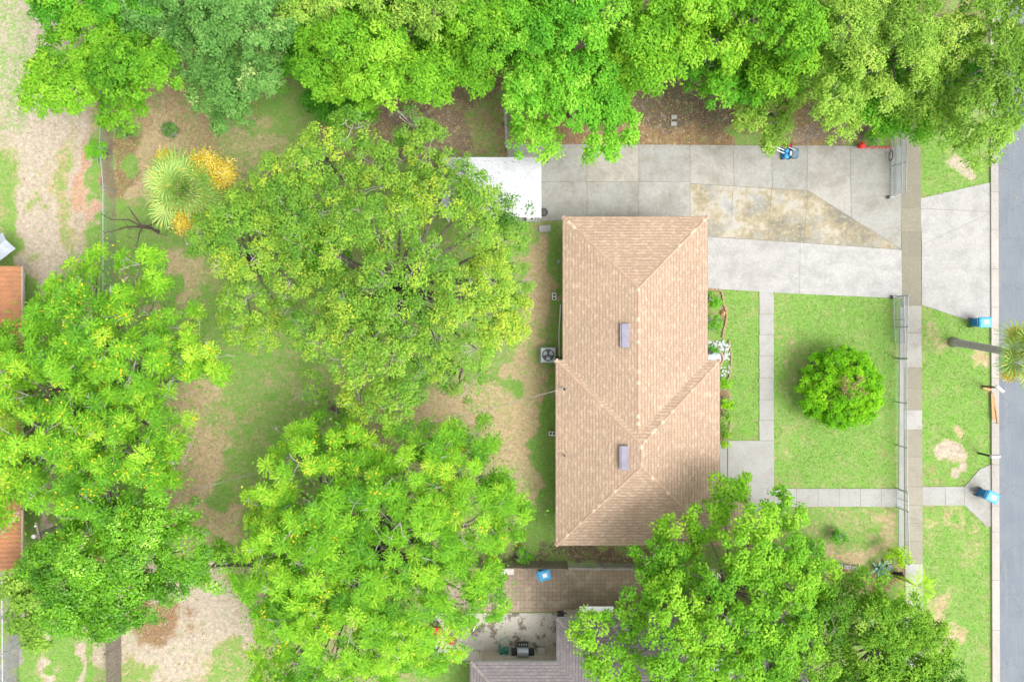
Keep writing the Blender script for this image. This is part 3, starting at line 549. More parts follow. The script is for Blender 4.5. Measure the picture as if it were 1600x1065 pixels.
def gate(label, a, b, h=1.1, group=None, dbl=.16):
    a = Vector((a.x, a.y, 0)); b = Vector((b.x, b.y, 0)); t = thing('chain_link_gate', label, 'gate', a, group); d = b - a; L = d.length; u = d / L; nrm = Vector((u.y, -u.x, 0))
    fr = MB(); ms = MB()
    fr.tube([a + Vector((0, 0, .12)), b + Vector((0, 0, .12)), b + Vector((0, 0, h)), a + Vector((0, 0, h)), a + Vector((0, 0, .12))], .022, 8)
    mid = (a + b) / 2; fr.tube([mid + Vector((0, 0, .12)), mid + Vector((0, 0, h))], .018, 6)
    cell = .085; hh = h - .12
    for i in range(-int(hh / cell), int(L / cell)):
        for s_ in (1, -1):
            s0 = i * cell; lo, hi = max(0, s0), min(L, s0 + hh)
            if hi - lo < .02: continue
            za, zb = (lo - s0, hi - s0) if s_ == 1 else (hh - (lo - s0), hh - (hi - s0))
            ms.tube([a + u * lo + Vector((0, 0, .12 + za)), a + u * hi + Vector((0, 0, .12 + zb))], .0035, 3)
    fr.build('frame', galv, t); ms.build('chain_link', galv, t)
    return t
gA = gate('open gate leaf parked along the fence line beside the upper driveway', P(1393, 214), P(1391.5, 308), 1.15); gate('second gate leaf folded behind the one beside the upper driveway', P(1400, 216), P(1399, 304), 1.1)
gate('gate leaf swung back against the fence at the lower edge of the driveway', P(1395, 465), P(1397, 535), 1.15)
chain('chain_link_fence', 'chain-link fence bordering the front lawn just below the driveway', 'fence', [P(1402, 463), P(1400, 559)], 1.12)
gate('small walk gate standing open across the front walk', P(1402, 764), P(1402, 790), 1.1)
# gate wheels
for (x, y) in ((1388, 308), (1393, 464)):
    t = thing('gate_wheel', 'dark rubber roller wheel on the ground at the %s gate end' % ('upper' if y < 400 else 'lower'), 'wheel', P(x, y))
    m = MB(); q = P(x, y, .1); m.tube([q + Vector((-.05, 0, 0)), q + Vector((.05, 0, 0))], .1, 14); m.build('tyre', pm('black_rubber', (.03, .03, .03)), t)
    m = MB(); m.tube([q + Vector((-.1, 0, 0)), q + Vector((.35, 0, .02))], .025, 6); m.build('axle', galv, t)
m = MB(); q = P(1392, 243, .45); m.tube([q + Vector((0, .3 * math.cos(a), .3 * math.sin(a))) + Vector((-.05 * math.sin(a), 0, 0)) for a in np.linspace(0, 2 * math.pi, 20)], .025, 6)
tag(m.build('bicycle_tyre', pm('black_rubber', (.03, .03, .03)), loc=P(1392, 243)), 'black hose loop hung on the upper gate leaf', 'hose')
chain('chain_link_fence', 'chain-link fence between the dirt track and the back yard', 'fence', [P(177, 150), P(176, 240), P(181, 300), P(181, 460), P(185, 600), P(187, 860)], 1.25, step=2.6)
chain('chain_link_fence', 'chain-link fence with bright rail at the bottom left edge of the view', 'fence', [P(30, 890), P(31, 1120)], 1.35)
chain('chain_link_fence', 'low wire fence along the dark strip below the tan-roofed house', 'fence', [P(884, 878), P(1000, 879)], 1.1)
wood_g = pm('weathered_wood', (.26, .215, .18), (.18, .15, .125), 6, .9, var=.3)
def picket(label, a, b, h, mat, board=.12, gap=.02):
    a = Vector((a.x, a.y, 0)); b = Vector((b.x, b.y, 0)); t = thing('wooden_fence', label, 'fence', a); d = b - a; L = d.length; u = d / L; ang = math.atan2(u.y, u.x); nrm = Vector((-u.y, u.x, 0))
    m = MB(); n = int(L / (board + gap))
    for i in range(n):
        m.tint = random.random(); q = a + u * (i + .5) * (board + gap); hh = h + random.uniform(-.02, .02); m.box(q + Vector((0, 0, hh / 2)), (board, .022, hh), ang, (random.uniform(-.01, .01), 0))
    m.build('boards', mat, t)
    for zz in (.35, h - .3):
        m = MB(); m.box((a + b) / 2 + nrm * .04 + Vector((0, 0, zz)), (L, .04, .09), ang); m.build('rail', mat, t)
    for i in range(int(L / 2.4) + 1):
        m = MB(); q = a + u * min(L, i * 2.4) + nrm * .09; m.box(q + Vector((0, 0, h / 2)), (.09, .09, h), ang); m.build('post', mat, t)
    return t
picket('weathered brown plank fence beside the grass tracks at bottom left', P(190, 1130), P(189, 960), 1.55, wood_g, .11, .04)
picket('dark plank fence between the back yard and the paver patio', P(885, 877), P(690, 875), 1.3, wood_g)
picket('plank fence hidden under the feathery tree along the yard\'s south side', P(688, 876), P(340, 874), 1.3, wood_g)
m = MB(); q0 = P(338, 884, .9); q1 = P(356, 883, .9)
t = thing('plastic_pipe', 'short white pipe pieces lying by the fence between the two lower trees', 'pipe', P(347, 883)); 
for k in range(2): m.tube([q0 + Vector((0, .1 * k, 0)), q1 + Vector((0, .1 * k + .03, 0))], .045, 8)
m.build('pipe', white_p, t)
# white rail fence by the carport
t = thing('rail_fence', 'white weathered rail standing between the mulch bed and the driveway head', 'fence', P(789, 200))
m = MB(); a, b = P(787, 150, 1.0), P(791.5, 231, 1.0); m.tube([a, (a + b) / 2 + Vector((.03, 0, .02)), b], .075, 8); m.build('rail', pm('old_white', (.5, .5, .47), (.36, .36, .33), 5, .8, var=.3), t)
for f in (.03, .5, .97): m = MB(); q = a + (b - a) * f; m.box((q.x, q.y, .48), (.09, .09, .93)); m.build('post', wood_g, t)
chain('chain_link_fence', 'thin wire fence just right of the white rail near the carport', 'fence', [P(794, 120), P(794, 232)], 1.15)

# ------------------------------------------------------------------ trees and shrubs
def centroid(poly):
    p = np.array([(q[0], q[1]) for q in poly]); return p.mean(0)
def leaves(cp, cv, L, Wd, rs, tint, droop=.25, up=.6, jit=.55):
    """cp: positions, cv: outward dirs -> quads"""
    n = len(cp); r = rs.normal(size=(n, 3)); nor = norm(cv * .5 + np.array([0, 0, up]) + r * jit * .6)
    d = cv + rs.normal(size=(n, 3)) * .7; d = norm(d - nor * (d * nor).sum(1, keepdims=True)); s = np.cross(nor, d)
    l = (L * rs.uniform(.7, 1.3, n))[:, None]; w_ = (Wd * rs.uniform(.7, 1.3, n))[:, None]
    v0 = cp; v2 = cp + d * l - nor * l * droop; mid = cp + d * l * .5
    return np.stack([v0, mid + s * w_ * .5, v2, mid - s * w_ * .5], 1)
def rosettes(c, ax, rs, length=.48, nf=11, np_=6, lw=.085, ll=.17, droop=.35):
    """feathery compound fronds radiating from c about ax"""
    n = len(c); out = []; 
    a0 = np.cross(ax, np.array([1, .2, 0])); a0 = norm(a0); b0 = np.cross(ax, a0)
    for f in range(nf):
        th = 2 * math.pi * f / nf + rs.uniform(-.25, .25, n); dirn = a0 * np.cos(th)[:, None] + b0 * np.sin(th)[:, None]
        l = length * rs.uniform(.75, 1.15, n)[:, None]; tilt = rs.uniform(.15, .6, n)[:, None]; side = np.cross(ax, dirn)
        for k in range(np_):
            t_ = (k + 1) / np_; p = c + dirn * l * t_ + ax * (tilt * l * t_ - droop * 1.6 * l * t_ * t_); fl = 1 - .45 * abs(t_ - .45) 
            for sg_ in (-1, 1):
                dd = norm(side * sg_ + dirn * .55 + rs.normal(size=(n, 3)) * .12 - ax * .25); wv = norm(dirn + ax * .25)
                out.append(np.stack([p, p + dd * ll * fl * .5 + wv * lw * .5, p + dd * ll * fl, p + dd * ll * fl * .5 - wv * lw * .5], 1))
    return np.stack(out, 1).reshape(n, -1, 4, 3)
def tree(name, label, poly, z0, z1, mat, style='leaf', seed=0, lobe_d=1.7, lobe_r=1.15, k=15, rc=.38, nl=52, L=.17, W=.095, cat='tree', group=None, twigs=0, trunk_r=.2, barkm=None, low=.25, bias=0., trunk_at=None, twigm=None, ragged=.25, flat=.75, shrub=False, sparse=1.0):
    big = not shrub
    if big and style == 'leaf': k *= 1.8; lobe_d *= .88; rc *= .88; nl = int(nl * 1.1)
    rs = np.random.default_rng(seed + 11); zm = z0 + (z1 - z0) * .62
    wp = [P(a, b, zm) for a, b in poly]; xs_ = [p.x for p in wp]; ys_ = [p.y for p in wp]
    n = 6000; cx = rs.uniform(min(xs_), max(xs_), n); cy = rs.uniform(min(ys_), max(ys_), n); ins = inside(cx, cy, wp); cx, cy = cx[ins], cy[ins]; de = edge_dist(cx, cy, wp)
    keep = de > lobe_r * .32; cx, cy, de = cx[keep], cy[keep], de[keep]; lob = []
    for x, y, d in zip(cx, cy, de):
        if all((x - q[0]) ** 2 + (y - q[1]) ** 2 > (lobe_d * (.75 + .35 * ((i * 37) % 10) / 10)) ** 2 for i, q in enumerate(lob)): lob.append((x, y, d))
    dm = max(q[2] for q in lob); cen = np.array([np.mean([q[0] for q in lob]), np.mean([q[1] for q in lob])])
    if not shrub: pc = centroid(poly); pq = P(pc[0], pc[1]); cen = .35 * cen + .65 * np.array([pq.x, pq.y])
    if trunk_at: tb = P(*trunk_at); cen = np.array([tb.x, tb.y])
    base = Vector((cen[0], cen[1], 0)); root = thing(name, label, cat, base, group)
    LC, LR, TI = [], [], []
    for x, y, d in lob:
        f = min(1, d / (dm * .75)); zt = z0 + (z1 - z0) * math.sqrt(max(0, 1 - (1 - f) ** 2)); Rr = lobe_r * rs.uniform(.75, 1.25)
        LC.append((x, y, max(zt - Rr * flat + rs.uniform(-.7, .25) * (z1 - z0) * .22, Rr * .5 if shrub else 1.2))); LR.append(Rr); TI.append(rs.uniform(-.2, .2))
        if not shrub and rs.random() < .2: LC[-1] = (x, y, max(1.2, LC[-1][2] - rs.uniform(.5, 1.3)))
    CP, CU, CT = [], [], []
    for (c, r_, ti) in zip(LC, LR, TI):
        nc = int(k * r_ * r_ * sparse); u = rs.normal(size=(nc, 3)); u = norm(u); u[:, 2] = np.where(u[:, 2] < -low, -u[:, 2], u[:, 2])
        CP.append(np.array(c) + u * r_ * np.array([1, 1, flat]) * rs.uniform(.75, 1.08, (nc, 1))); CU.append(u); CT.append(np.full(nc, ti))
    CP, CU, CT = np.concatenate(CP), np.concatenate(CU), np.concatenate(CT)
    e = edge_dist(CP[:, 0], CP[:, 1], wp); i_ = inside(CP[:, 0], CP[:, 1], wp); kp = i_ | (e < ragged * rs.uniform(0, 1.6, len(e)));  CP, CU, CT = CP[kp], CU[kp], CT[kp]
    CP[:, 2] = np.maximum(CP[:, 2], .12); nc = len(CP)
    ct = np.clip(.53 + bias + CT + rs.normal(0, .13, nc), 0, .93 if style == 'feather' else 1)
    if style == 'feather':
        ax = norm(CU * .45 + np.array([0, 0, 1.]) + rs.normal(size=(nc, 3)) * .15); V = rosettes(CP, ax, rs)
        q = V.shape[1]; tt = np.clip(ct[:, None] + rs.normal(0, .13, (nc, q)), 0, .935); V = V.reshape(-1, 4, 3); tt = tt.ravel()
        fl = rs.random(nc) < .3 * np.clip(vnoise(CP[:, 0], CP[:, 1], 2.2, seed) * 3 - .8, 0, 2); fp = CP[fl] + np.array([0, 0, .06]); nfl = len(fp)     # golden flower and seed sprays
        fp2 = np.repeat(fp, 16, 0) + rs.normal(size=(nfl * 16, 3)) * np.array([.24, .24, .08]); FV = leaves(fp2, norm(rs.normal(size=fp2.shape)), .13, .09, rs, None)
        q4 = np.repeat(CP, 8, 0) + rs.normal(size=(len(CP) * 8, 3)) * np.array([.07, .07, .02]); F4 = leaves(q4, norm(rs.normal(size=q4.shape)), .17, .08, rs, None)
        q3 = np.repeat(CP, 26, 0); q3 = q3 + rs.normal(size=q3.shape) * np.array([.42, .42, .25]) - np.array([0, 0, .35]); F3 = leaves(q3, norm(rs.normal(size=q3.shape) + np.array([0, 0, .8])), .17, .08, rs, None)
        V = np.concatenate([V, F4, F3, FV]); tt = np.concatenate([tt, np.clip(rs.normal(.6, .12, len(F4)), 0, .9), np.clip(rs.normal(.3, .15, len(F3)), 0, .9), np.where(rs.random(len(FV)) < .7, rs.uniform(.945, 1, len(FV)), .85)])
    else:
        v = norm(rs.normal(size=(nc, nl, 3))); v[..., 2] = np.where(v[..., 2] < -.35, -v[..., 2], v[..., 2]); rcv = rc * rs.uniform(.7, 1.25, (nc, 1, 1))
        lp = CP[:, None, :] + v * rcv * rs.uniform(.45, 1.1, (nc, nl, 1)) * np.array([1, 1, .8]); tt = np.clip(ct[:, None] + rs.normal(0, .10, (nc, nl)), 0, 1).ravel()
        V = leaves(lp.reshape(-1, 3), norm((v + CU[:, None, :] * .6)).reshape(-1, 3), L, W, rs, tt)
    V[..., 2] = np.maximum(V[..., 2], .02)
    # trunk and limbs
    m = MB(); bm_ = barkm or bark; zt = max(.3, z0 * .75)
    if not shrub:
        lean = Vector((rs.uniform(-.4, .4), rs.uniform(-.4, .4), 0)); tp = [base + lean * f * f + Vector((0, 0, zt * f)) for f in (0, .15, .5, 1)]
        m.tube(tp, [trunk_r * 1.35, trunk_r * 1.05, trunk_r * .9, trunk_r * .75], 10); top = tp[-1]
        m.build('trunk', bm_, root, smooth=True)
    else: top = base + Vector((0, 0, .1))
    m = MB()
    for (c, r_) in zip(LC, LR):
        m.cur = 0
        c = Vector(c); s0 = top + Vector((0, 0, -.1)); mid = s0.lerp(c, .5) + Vector((rs.uniform(-.4, .4), rs.uniform(-.4, .4), .3 if not shrub else 0)); r0 = max(.03, trunk_r * .38)
        m.tube([s0, s0.lerp(mid, .5) + Vector((rs.uniform(-.15, .15), rs.uniform(-.15, .15), 0)), mid, mid.lerp(c, .6) + Vector((rs.uniform(-.2, .2), rs.uniform(-.2, .2), 0)), c], [r0, r0 * .85, r0 * .65, r0 * .45, r0 * .25], 6)
        m.cur = 1
        for q in range(twigs if not shrub else 3):
            u = Vector(norm(rs.normal(size=3))); u.z = abs(u.z) * .8 + .15; e1 = c + Vector((u.x * r_ * 1.0, u.y * r_ * 1.0, u.z * r_ * .95)); k1 = c.lerp(e1, .5) + Vector((rs.uniform(-.15, .15), rs.uniform(-.15, .15), 0))
            m.tube([c, k1, e1], [.024, .017, .007], 4)
            for z_ in range(3): e2 = k1.lerp(e1, .4 + .2 * z_) ; m.tube([e2, e2 + Vector((rs.uniform(-.35, .35), rs.uniform(-.35, .35), rs.uniform(.0, .22)))], [.011, .005], 3)
    m.build('branches', [bm_, twigm or twig_m], root)
    quads_mesh('crown' if not shrub else 'foliage', V, tt, mat, root)
    return root
def blob(cx, cy, r, n=12, sq=1.0, seed=0):
    q = random.Random(seed); return [(cx + r * math.cos(2 * math.pi * k / n) * q.uniform(.85, 1.12), cy + r * sq * math.sin(2 * math.pi * k / n) * q.uniform(.85, 1.12)) for k in range(n)]
BG = 'trees of the wood along the top edge'
kw = dict(k=16, nl=56)
tree('broadleaf_tree', 'bright green tree at the top left overhanging the dirt track', [(28, 55), (70, 25), (140, 20), (185, 45), (245, 70), (276, 112), (262, 135), (215, 150), (168, 168), (110, 172), (60, 168), (32, 150), (48, 115), (32, 90)], 4.0, 7.5, G['bright'], seed=1, **kw)
tree('broadleaf_tree', 'dark green tree cut by the top edge at far left', [(20, -70), (240, -70), (265, 10), (215, 60), (140, 45), (75, 40), (30, 20)], 3.5, 6.6, G['fresh'], seed=2, bias=-.08, **kw)
tree('broadleaf_tree', 'blue-green speckled tree hanging low left of the bright crown, near top', [(275, 60), (330, 50), (420, 70), (455, 120), (425, 160), (375, 165), (350, 196), (318, 185), (290, 150), (282, 110)], 2.8, 5.6, G['blue'], seed=3, L=.19, W=.075, k=16, nl=60, bias=.05)
tree('broadleaf_tree', 'blue-green tree crossing the top edge between two brighter crowns', [(190, -60), (450, -60), (460, 40), (430, 80), (330, 70), (270, 60), (200, 30)], 4.2, 7.4, G['blue'], seed=4, bias=0, **kw)
tree('broadleaf_tree', 'dark green shrubby tree under the vivid crown above the oak', [(478, 110), (560, 120), (600, 150), (575, 185), (520, 188), (480, 160)], 1.4, 3.2, G['fresh'], seed=5, bias=-.15, **kw)
tree('broadleaf_tree', 'vivid yellow-green tree with domed crown above the big oak', [(448, 70), (480, 25), (530, 0), (600, 10), (630, 60), (655, 100), (690, 120), (680, 160), (640, 168), (590, 160), (540, 150), (500, 140), (475, 120)], 4.2, 8.0, G['bright'], seed=6, bias=.1, **kw)
tree('broadleaf_tree', 'mid green tree cut by the top edge above the vivid domed crown', [(430, -80), (720, -80), (730, 20), (650, 60), (620, 30), (540, 5), (470, 30), (430, 40)], 4.5, 8.2, G['pale'], seed=7, bias=.02, **kw)
tree('broadleaf_tree', 'bright tree over the brown mulch bed left of the white rail', [(650, 50), (720, 10), (790, 30), (805, 80), (790, 125), (740, 130), (715, 115), (680, 155), (650, 120), (660, 90)], 3.8, 7.2, G['bright'], seed=8, bias=.03, **kw)
tree('broadleaf_tree', 'bright drooping tree reaching down over the driveway head', [(795, 110), (835, 70), (880, 60), (950, 75), (975, 120), (980, 165), (1003, 208), (965, 248), (912, 245), (905, 200), (880, 195), (862, 228), (825, 232), (800, 205)], 3.2, 7.0, G['fresh'], seed=9, bias=.14, **kw)
tree('broadleaf_tree', 'green tree at the top edge straight above the driveway head', [(760, -80), (970, -80), (985, 20), (960, 75), (900, 65), (840, 75), (790, 60), (800, 20)], 4.5, 8.4, G['fresh'], seed=10, bias=.04, **kw)
tree('broadleaf_tree', 'bright lime tree above the concrete blocks in the leaf bed', [(945, 60), (1000, 30), (1070, 40), (1095, 85), (1070, 120), (1030, 150), (985, 160), (955, 120)], 4.0, 7.6, G['bright'], seed=11, bias=.05, **kw)
tree('broadleaf_tree', 'tall lime-green tree at the top edge right of centre', [(990, -80), (1270, -80), (1280, 60), (1268, 120), (1220, 125), (1190, 90), (1140, 85), (1090, 60), (1050, 40), (1000, 30)], 4.8, 8.8, G['bright'], seed=12, bias=.03, **kw)
tree('broadleaf_tree', 'deep green tree tucked low between the lime crowns', [(1080, 90), (1140, 80), (1190, 95), (1190, 150), (1150, 168), (1110, 155), (1090, 130)], 2.4, 5.0, G['fresh'], seed=13, bias=-.05, **kw)
tree('broadleaf_tree', 'soft pale green small tree leaning over the mower', [(1150, 150), (1190, 120), (1230, 130), (1250, 160), (1235, 195), (1218, 232), (1180, 228), (1150, 200)], 2.0, 4.6, G['pale'], seed=14, bias=-.03, L=.15, W=.07, k=15, nl=55)
tree('live_oak', 'pale olive oak above the right half of the driveway', [(1265, 60), (1290, -20), (1360, -60), (1440, -60), (1470, 20), (1480, 90), (1475, 150), (1440, 170), (1400, 150), (1370, 175), (1320, 200), (1290, 190), (1265, 130)], 4.2, 8.2, G['pale'], seed=15, bias=.02, L=.14, W=.075, k=17, nl=58, twigs=2)
tree('live_oak', 'olive oak at the top right corner reaching over the road', [(1475, 40), (1490, -60), (1660, -60), (1665, 100), (1640, 150), (1600, 180), (1580, 230), (1545, 250), (1500, 235), (1480, 215), (1460, 180), (1485, 120)], 4.4, 8.4, G['pale'], seed=16, bias=-.02, L=.14, W=.075, k=15, nl=55, twigs=2)
tree('broadleaf_tree', 'vivid low shrubby tree hanging over the driveway gate and sidewalk', [(1335, 165), (1400, 150), (1470, 150), (1490, 180), (1470, 204), (1420, 210), (1385, 200), (1345, 190)], 2.4, 4.8, G['fresh'], seed=17, bias=.1, **kw)
for i, (x, y, r, lb) in enumerate([(462, 70, 62, 'low dark tree filling the gap left of the vivid domed crown'), (660, 40, 70, 'low green tree between the crowns above the mulch bed'), (745, 50, 60, 'low green tree straight above the white rail'), (830, 45, 60, 'low dark tree behind the drooping driveway tree'), (985, 70, 60, 'low dark tree in the gap left of the lime trees'), (1090, 60, 60, 'low dark tree in the gap among the lime trees'), (1235, 90, 62, 'low tree between the lime crowns and the olive oak'), (1330, 90, 75, 'low dark tree beneath the pale olive oak'), (1470, 100, 75, 'low dark tree between the two pale olive oaks'), (200, 80, 60, 'low dark tree between the top-left bright crown and the blue-green crown')]):
    tree('understory_tree', lb, blob(x, y, r, seed=80 + i), 1.6, 4.4, G['fresh'], seed=90 + i, bias=-.12, lobe_d=1.7, lobe_r=1.15, k=10, nl=48, L=.18, W=.1)
# central live oaks
ok = dict(L=.14, W=.08, rc=.36, nl=42, k=14, twigs=4, barkm=bark, lobe_d=1.55, lobe_r=1.0, ragged=.5)
tree('live_oak', 'largest yellow-green live oak in the middle of the back yard', [(430, 330), (480, 290), (540, 300), (560, 260), (640, 280), (700, 262), (745, 300), (815, 340), (822, 375), (770, 385), (815, 430), (826, 500), (800, 560), (745, 590), (700, 560), (660, 600), (640, 640), (585, 665), (530, 640), (510, 580), (465, 575), (430, 530), (430, 500), (480, 480), (470, 420), (430, 400)], 4.6, 8.8, G['oak'], seed=20, bias=.06, trunk_r=.35, **ok)
tree('live_oak', 'yellow-green live oak beside the sabal palm', [(285, 395), (310, 335), (350, 310), (385, 300), (440, 320), (480, 330), (490, 400), (480, 470), (430, 500), (400, 540), (345, 515), (335, 470), (360, 440), (320, 400)], 3.4, 6.6, G['oak'], seed=21, bias=.02, **ok)
tree('live_oak', 'upper live oak between the mulch bed and the largest oak', [(395, 300), (430, 250), (485, 235), (500, 195), (560, 178), (592, 185), (600, 225), (590, 262), (560, 300), (500, 320), (440, 330)], 3.6, 6.8, G['oak'], seed=22, bias=.03, **ok)
tree('live_oak', 'greener live oak spreading over the white carport roof', [(585, 240), (630, 215), (640, 185), (690, 205), (705, 245), (745, 260), (800, 320), (818, 345), (770, 350), (700, 320), (640, 300), (600, 280)], 3.6, 6.4, G['oak'], seed=23, bias=-.10, **dict(ok, k=11, nl=38))
tree('broadleaf_tree', 'small bright bushy tree showing through the gap in the oaks', blob(500, 388, 30, seed=5, sq=1.35), 3.6, 5.4, G['fresh'], seed=24, bias=.02, lobe_r=.7, lobe_d=.9, k=24, nl=60, L=.13, W=.08)
tree('live_oak', 'thin oak branch spreading over the yard near the air conditioner', [(690, 540), (740, 560), (770, 560), (775, 590), (735, 610), (700, 600), (660, 600), (655, 570)], 2.6, 4.4, G['oak'], seed=25, bias=-.2, **dict(ok, k=9, nl=34))
tree('live_oak', 'thin dull green oak limb below the oak that stands by the palm', [(455, 590), (500, 575), (545, 630), (590, 650), (580, 685), (520, 675), (470, 630)], 2.0, 3.6, G['oak'], seed=26, bias=-.2, **dict(ok, k=6, nl=32))
# feathery flowering trees
ft = dict(style='feather', lobe_d=1.3, lobe_r=1.15, k=6.4, flat=.8, twigs=2)
tree('feathery_tree', 'feathery-leaved tree with golden flowers at the bottom centre', [(392, 700), (420, 672), (455, 655), (480, 672), (525, 655), (560, 672), (590, 668), (610, 690), (655, 668), (690, 640), (745, 640), (760, 670), (778, 700), (768, 745), (812, 770), (832, 800), (818, 850), (775, 875), (770, 920), (795, 950), (770, 985), (745, 1010), (735, 1045), (690, 1050), (640, 1080), (560, 1120), (370, 1120), (395, 1020), (375, 975), (345, 955), (350, 890), (375, 850), (362, 790), (395, 770), (400, 735)], 4.8, 8.8, G['feather'], seed=30, trunk_r=.28, **ft)
tree('feathery_tree', 'feathery-leaved tree with yellow sprays covering the left edge', [(-60, 500), (5, 500), (30, 470), (60, 470), (55, 440), (90, 385), (150, 400), (170, 385), (225, 395), (240, 440), (215, 470), (270, 480), (300, 510), (355, 565), (350, 585), (300, 610), (255, 610), (245, 650), (280, 670), (285, 730), (245, 760), (200, 830), (130, 870), (95, 850), (75, 790), (30, 780), (10, 850), (-60, 850)], 4.4, 8.4, G['feather'], seed=31, trunk_r=.28, **ft)
tree('camphor_tree', 'glossy deep green tree at the bottom left over the grass tracks', [(10, 905), (35, 865), (80, 850), (130, 830), (180, 800), (245, 775), (285, 790), (300, 820), (340, 870), (330, 900), (312, 935), (280, 925), (235, 945), (225, 975), (190, 985), (150, 1000), (80, 998), (45, 985), (60, 950), (20, 935)], 4.0, 7.8, G['camphor'], seed=32, L=.135, W=.08, k=17, nl=66, bias=-.02)
tree('camphor_tree', 'pale-tipped leafy edge tree at the lower left corner', [(8, 920), (40, 885), (70, 900), (60, 940), (90, 985), (60, 1010), (30, 985)], 3.0, 5.2, G['pale'], seed=33, bias=-.05, **dict(kw, lobe_r=.8, lobe_d=1.1))
tree('maple_tree', 'large bright green tree covering the neighbouring grey roof', [(1080, 768), (1115, 778), (1130, 790), (1150, 765), (1190, 770), (1215, 785), (1255, 795), (1275, 830), (1280, 865), (1310, 880), (1325, 905), (1310, 950), (1290, 995), (1275, 1035), (1255, 1075), (1130, 1120), (1000, 1120), (945, 1085), (915, 1030), (890, 970), (930, 950), (975, 955), (990, 930), (1000, 885), (1010, 848), (1050, 835), (1088, 810)], 4.0, 8.4, G['bright'], seed=34, bias=.04, L=.15, W=.10, k=12.5, nl=54, ragged=.5, twigs=3)
tree('broadleaf_tree', 'darker olive bushy tree at the bottom right beside the sidewalk', [(1290, 905), (1340, 900), (1385, 912), (1420, 925), (1450, 960), (1478, 985), (1495, 1030), (1508, 1060), (1510, 1120), (1210, 1120), (1215, 1030), (1240, 985), (1260, 930)], 3.2, 7.0, G['olive'], seed=35, bias=-.02, L=.15, W=.075, k=16, nl=56, twigs=2)
# shrubs
sh = dict(shrub=True, cat='shrub', lobe_r=.45, lobe_d=.5, rc=.2, nl=40, k=60, L=.09, W=.055, ragged=.1, trunk_r=.05, flat=.9)
tree('round_shrub', 'big ball-shaped bright shrub on the front lawn', [(1248, 625), (1262, 590), (1278, 552), (1300, 541), (1335, 543), (1362, 560), (1381, 590), (1383, 625), (1368, 655), (1335, 668), (1300, 665), (1272, 650)], .5, 2.6, G['ball'], seed=40, shrub=True, cat='shrub', lobe_d=.8, lobe_r=.62, rc=.17, nl=46, k=95, L=.10, W=.065, ragged=.1, flat=.95, twigm=twig_d, bias=.02, trunk_r=.08)
bs = [o for o in col.objects if o.get('label', '').startswith('big ball-shaped')][0]; rb = np.random.default_rng(8); cpt = []
for (x_, y_, n_) in ((1320, 596, 60), (1322, 608, 70), (1334, 602, 40), (1345, 592, 40), (1330, 618, 40), (1345, 612, 30)):
    q = np.array(P(x_ , y_, 2.78)); cpt.append(q + rb.normal(size=(n_, 3)) * np.array([.13, .13, .06]))
cpt = np.concatenate(cpt); quads_mesh('dry_leaves', leaves(cpt, norm(rb.normal(size=cpt.shape) + np.array([0, 0, .6])), .11, .06, rb, None), rb.random(len(cpt)) * .55, G['litter'], bs)['label'] = 'reddish-brown dry patch in the top of the bush'
tree('lime_shrub', 'lime yellow-green bush at the fence end near the agave', blob(1408, 868, 15, seed=3), .5, 1.6, G['lime'], seed=41, **sh)
tree('shrub', 'small leafy bush on the wire fence beside the dirt track', blob(150, 236, 15, seed=4), .4, 1.4, G['fresh'], seed=42, bias=.1, **sh)
tree('shrub', 'yellow-green potted-looking plant where the roof meets the entry slab', blob(1133, 697, 9, seed=6), .2, .8, G['lime'], seed=43, bias=-.15, **sh)
for i, (x, y, r, gm, b_, lb) in enumerate([(1133, 600, 8, 'ball', 0, 'bright green bush just below the white pebbles'), (1134, 630, 8, 'ball', .1, 'yellow-green bush midway down the bed by the tan roof'), (1133, 652, 9, 'olive', .1, 'dull green bush in the lower bed by the tan roof'), (1133, 676, 8, 'olive', -.05, 'brownish green bush at the foot of the bed by the entry slab'), (1116, 545, 7, 'fresh', -.1, 'dark green tuft beside the stone pond'), (1115, 470, 10, 'fresh', .12, 'leafy clump at the head of the flower bed under the driveway'), (1115, 505, 11, 'fresh', .08, 'leafy clump in the flower bed just above the pebbles'), (190, 205, 12, 'fresh', .1, 'low bright weed patch near the back wire fence'), (265, 205, 12, 'blue', 0, 'blue-green weed clump above the sabal palm'), (1368, 212, 12, 'fresh', .05, 'leafy plants behind the red brick edging'), (820, 868, 12, 'fresh', 0, 'weedy bush by the dark plank fence'), (1310, 838, 11, 'fresh', 0, 'round weed clump on the lawn below the walk')]):
    tree('shrub', lb, blob(x, y, r, seed=i + 20), .15, .75 if r < 13 else .6, G[gm], seed=50 + i, bias=b_, **dict(sh, lobe_r=.3, lobe_d=.32, k=90, rc=.14, nl=30))

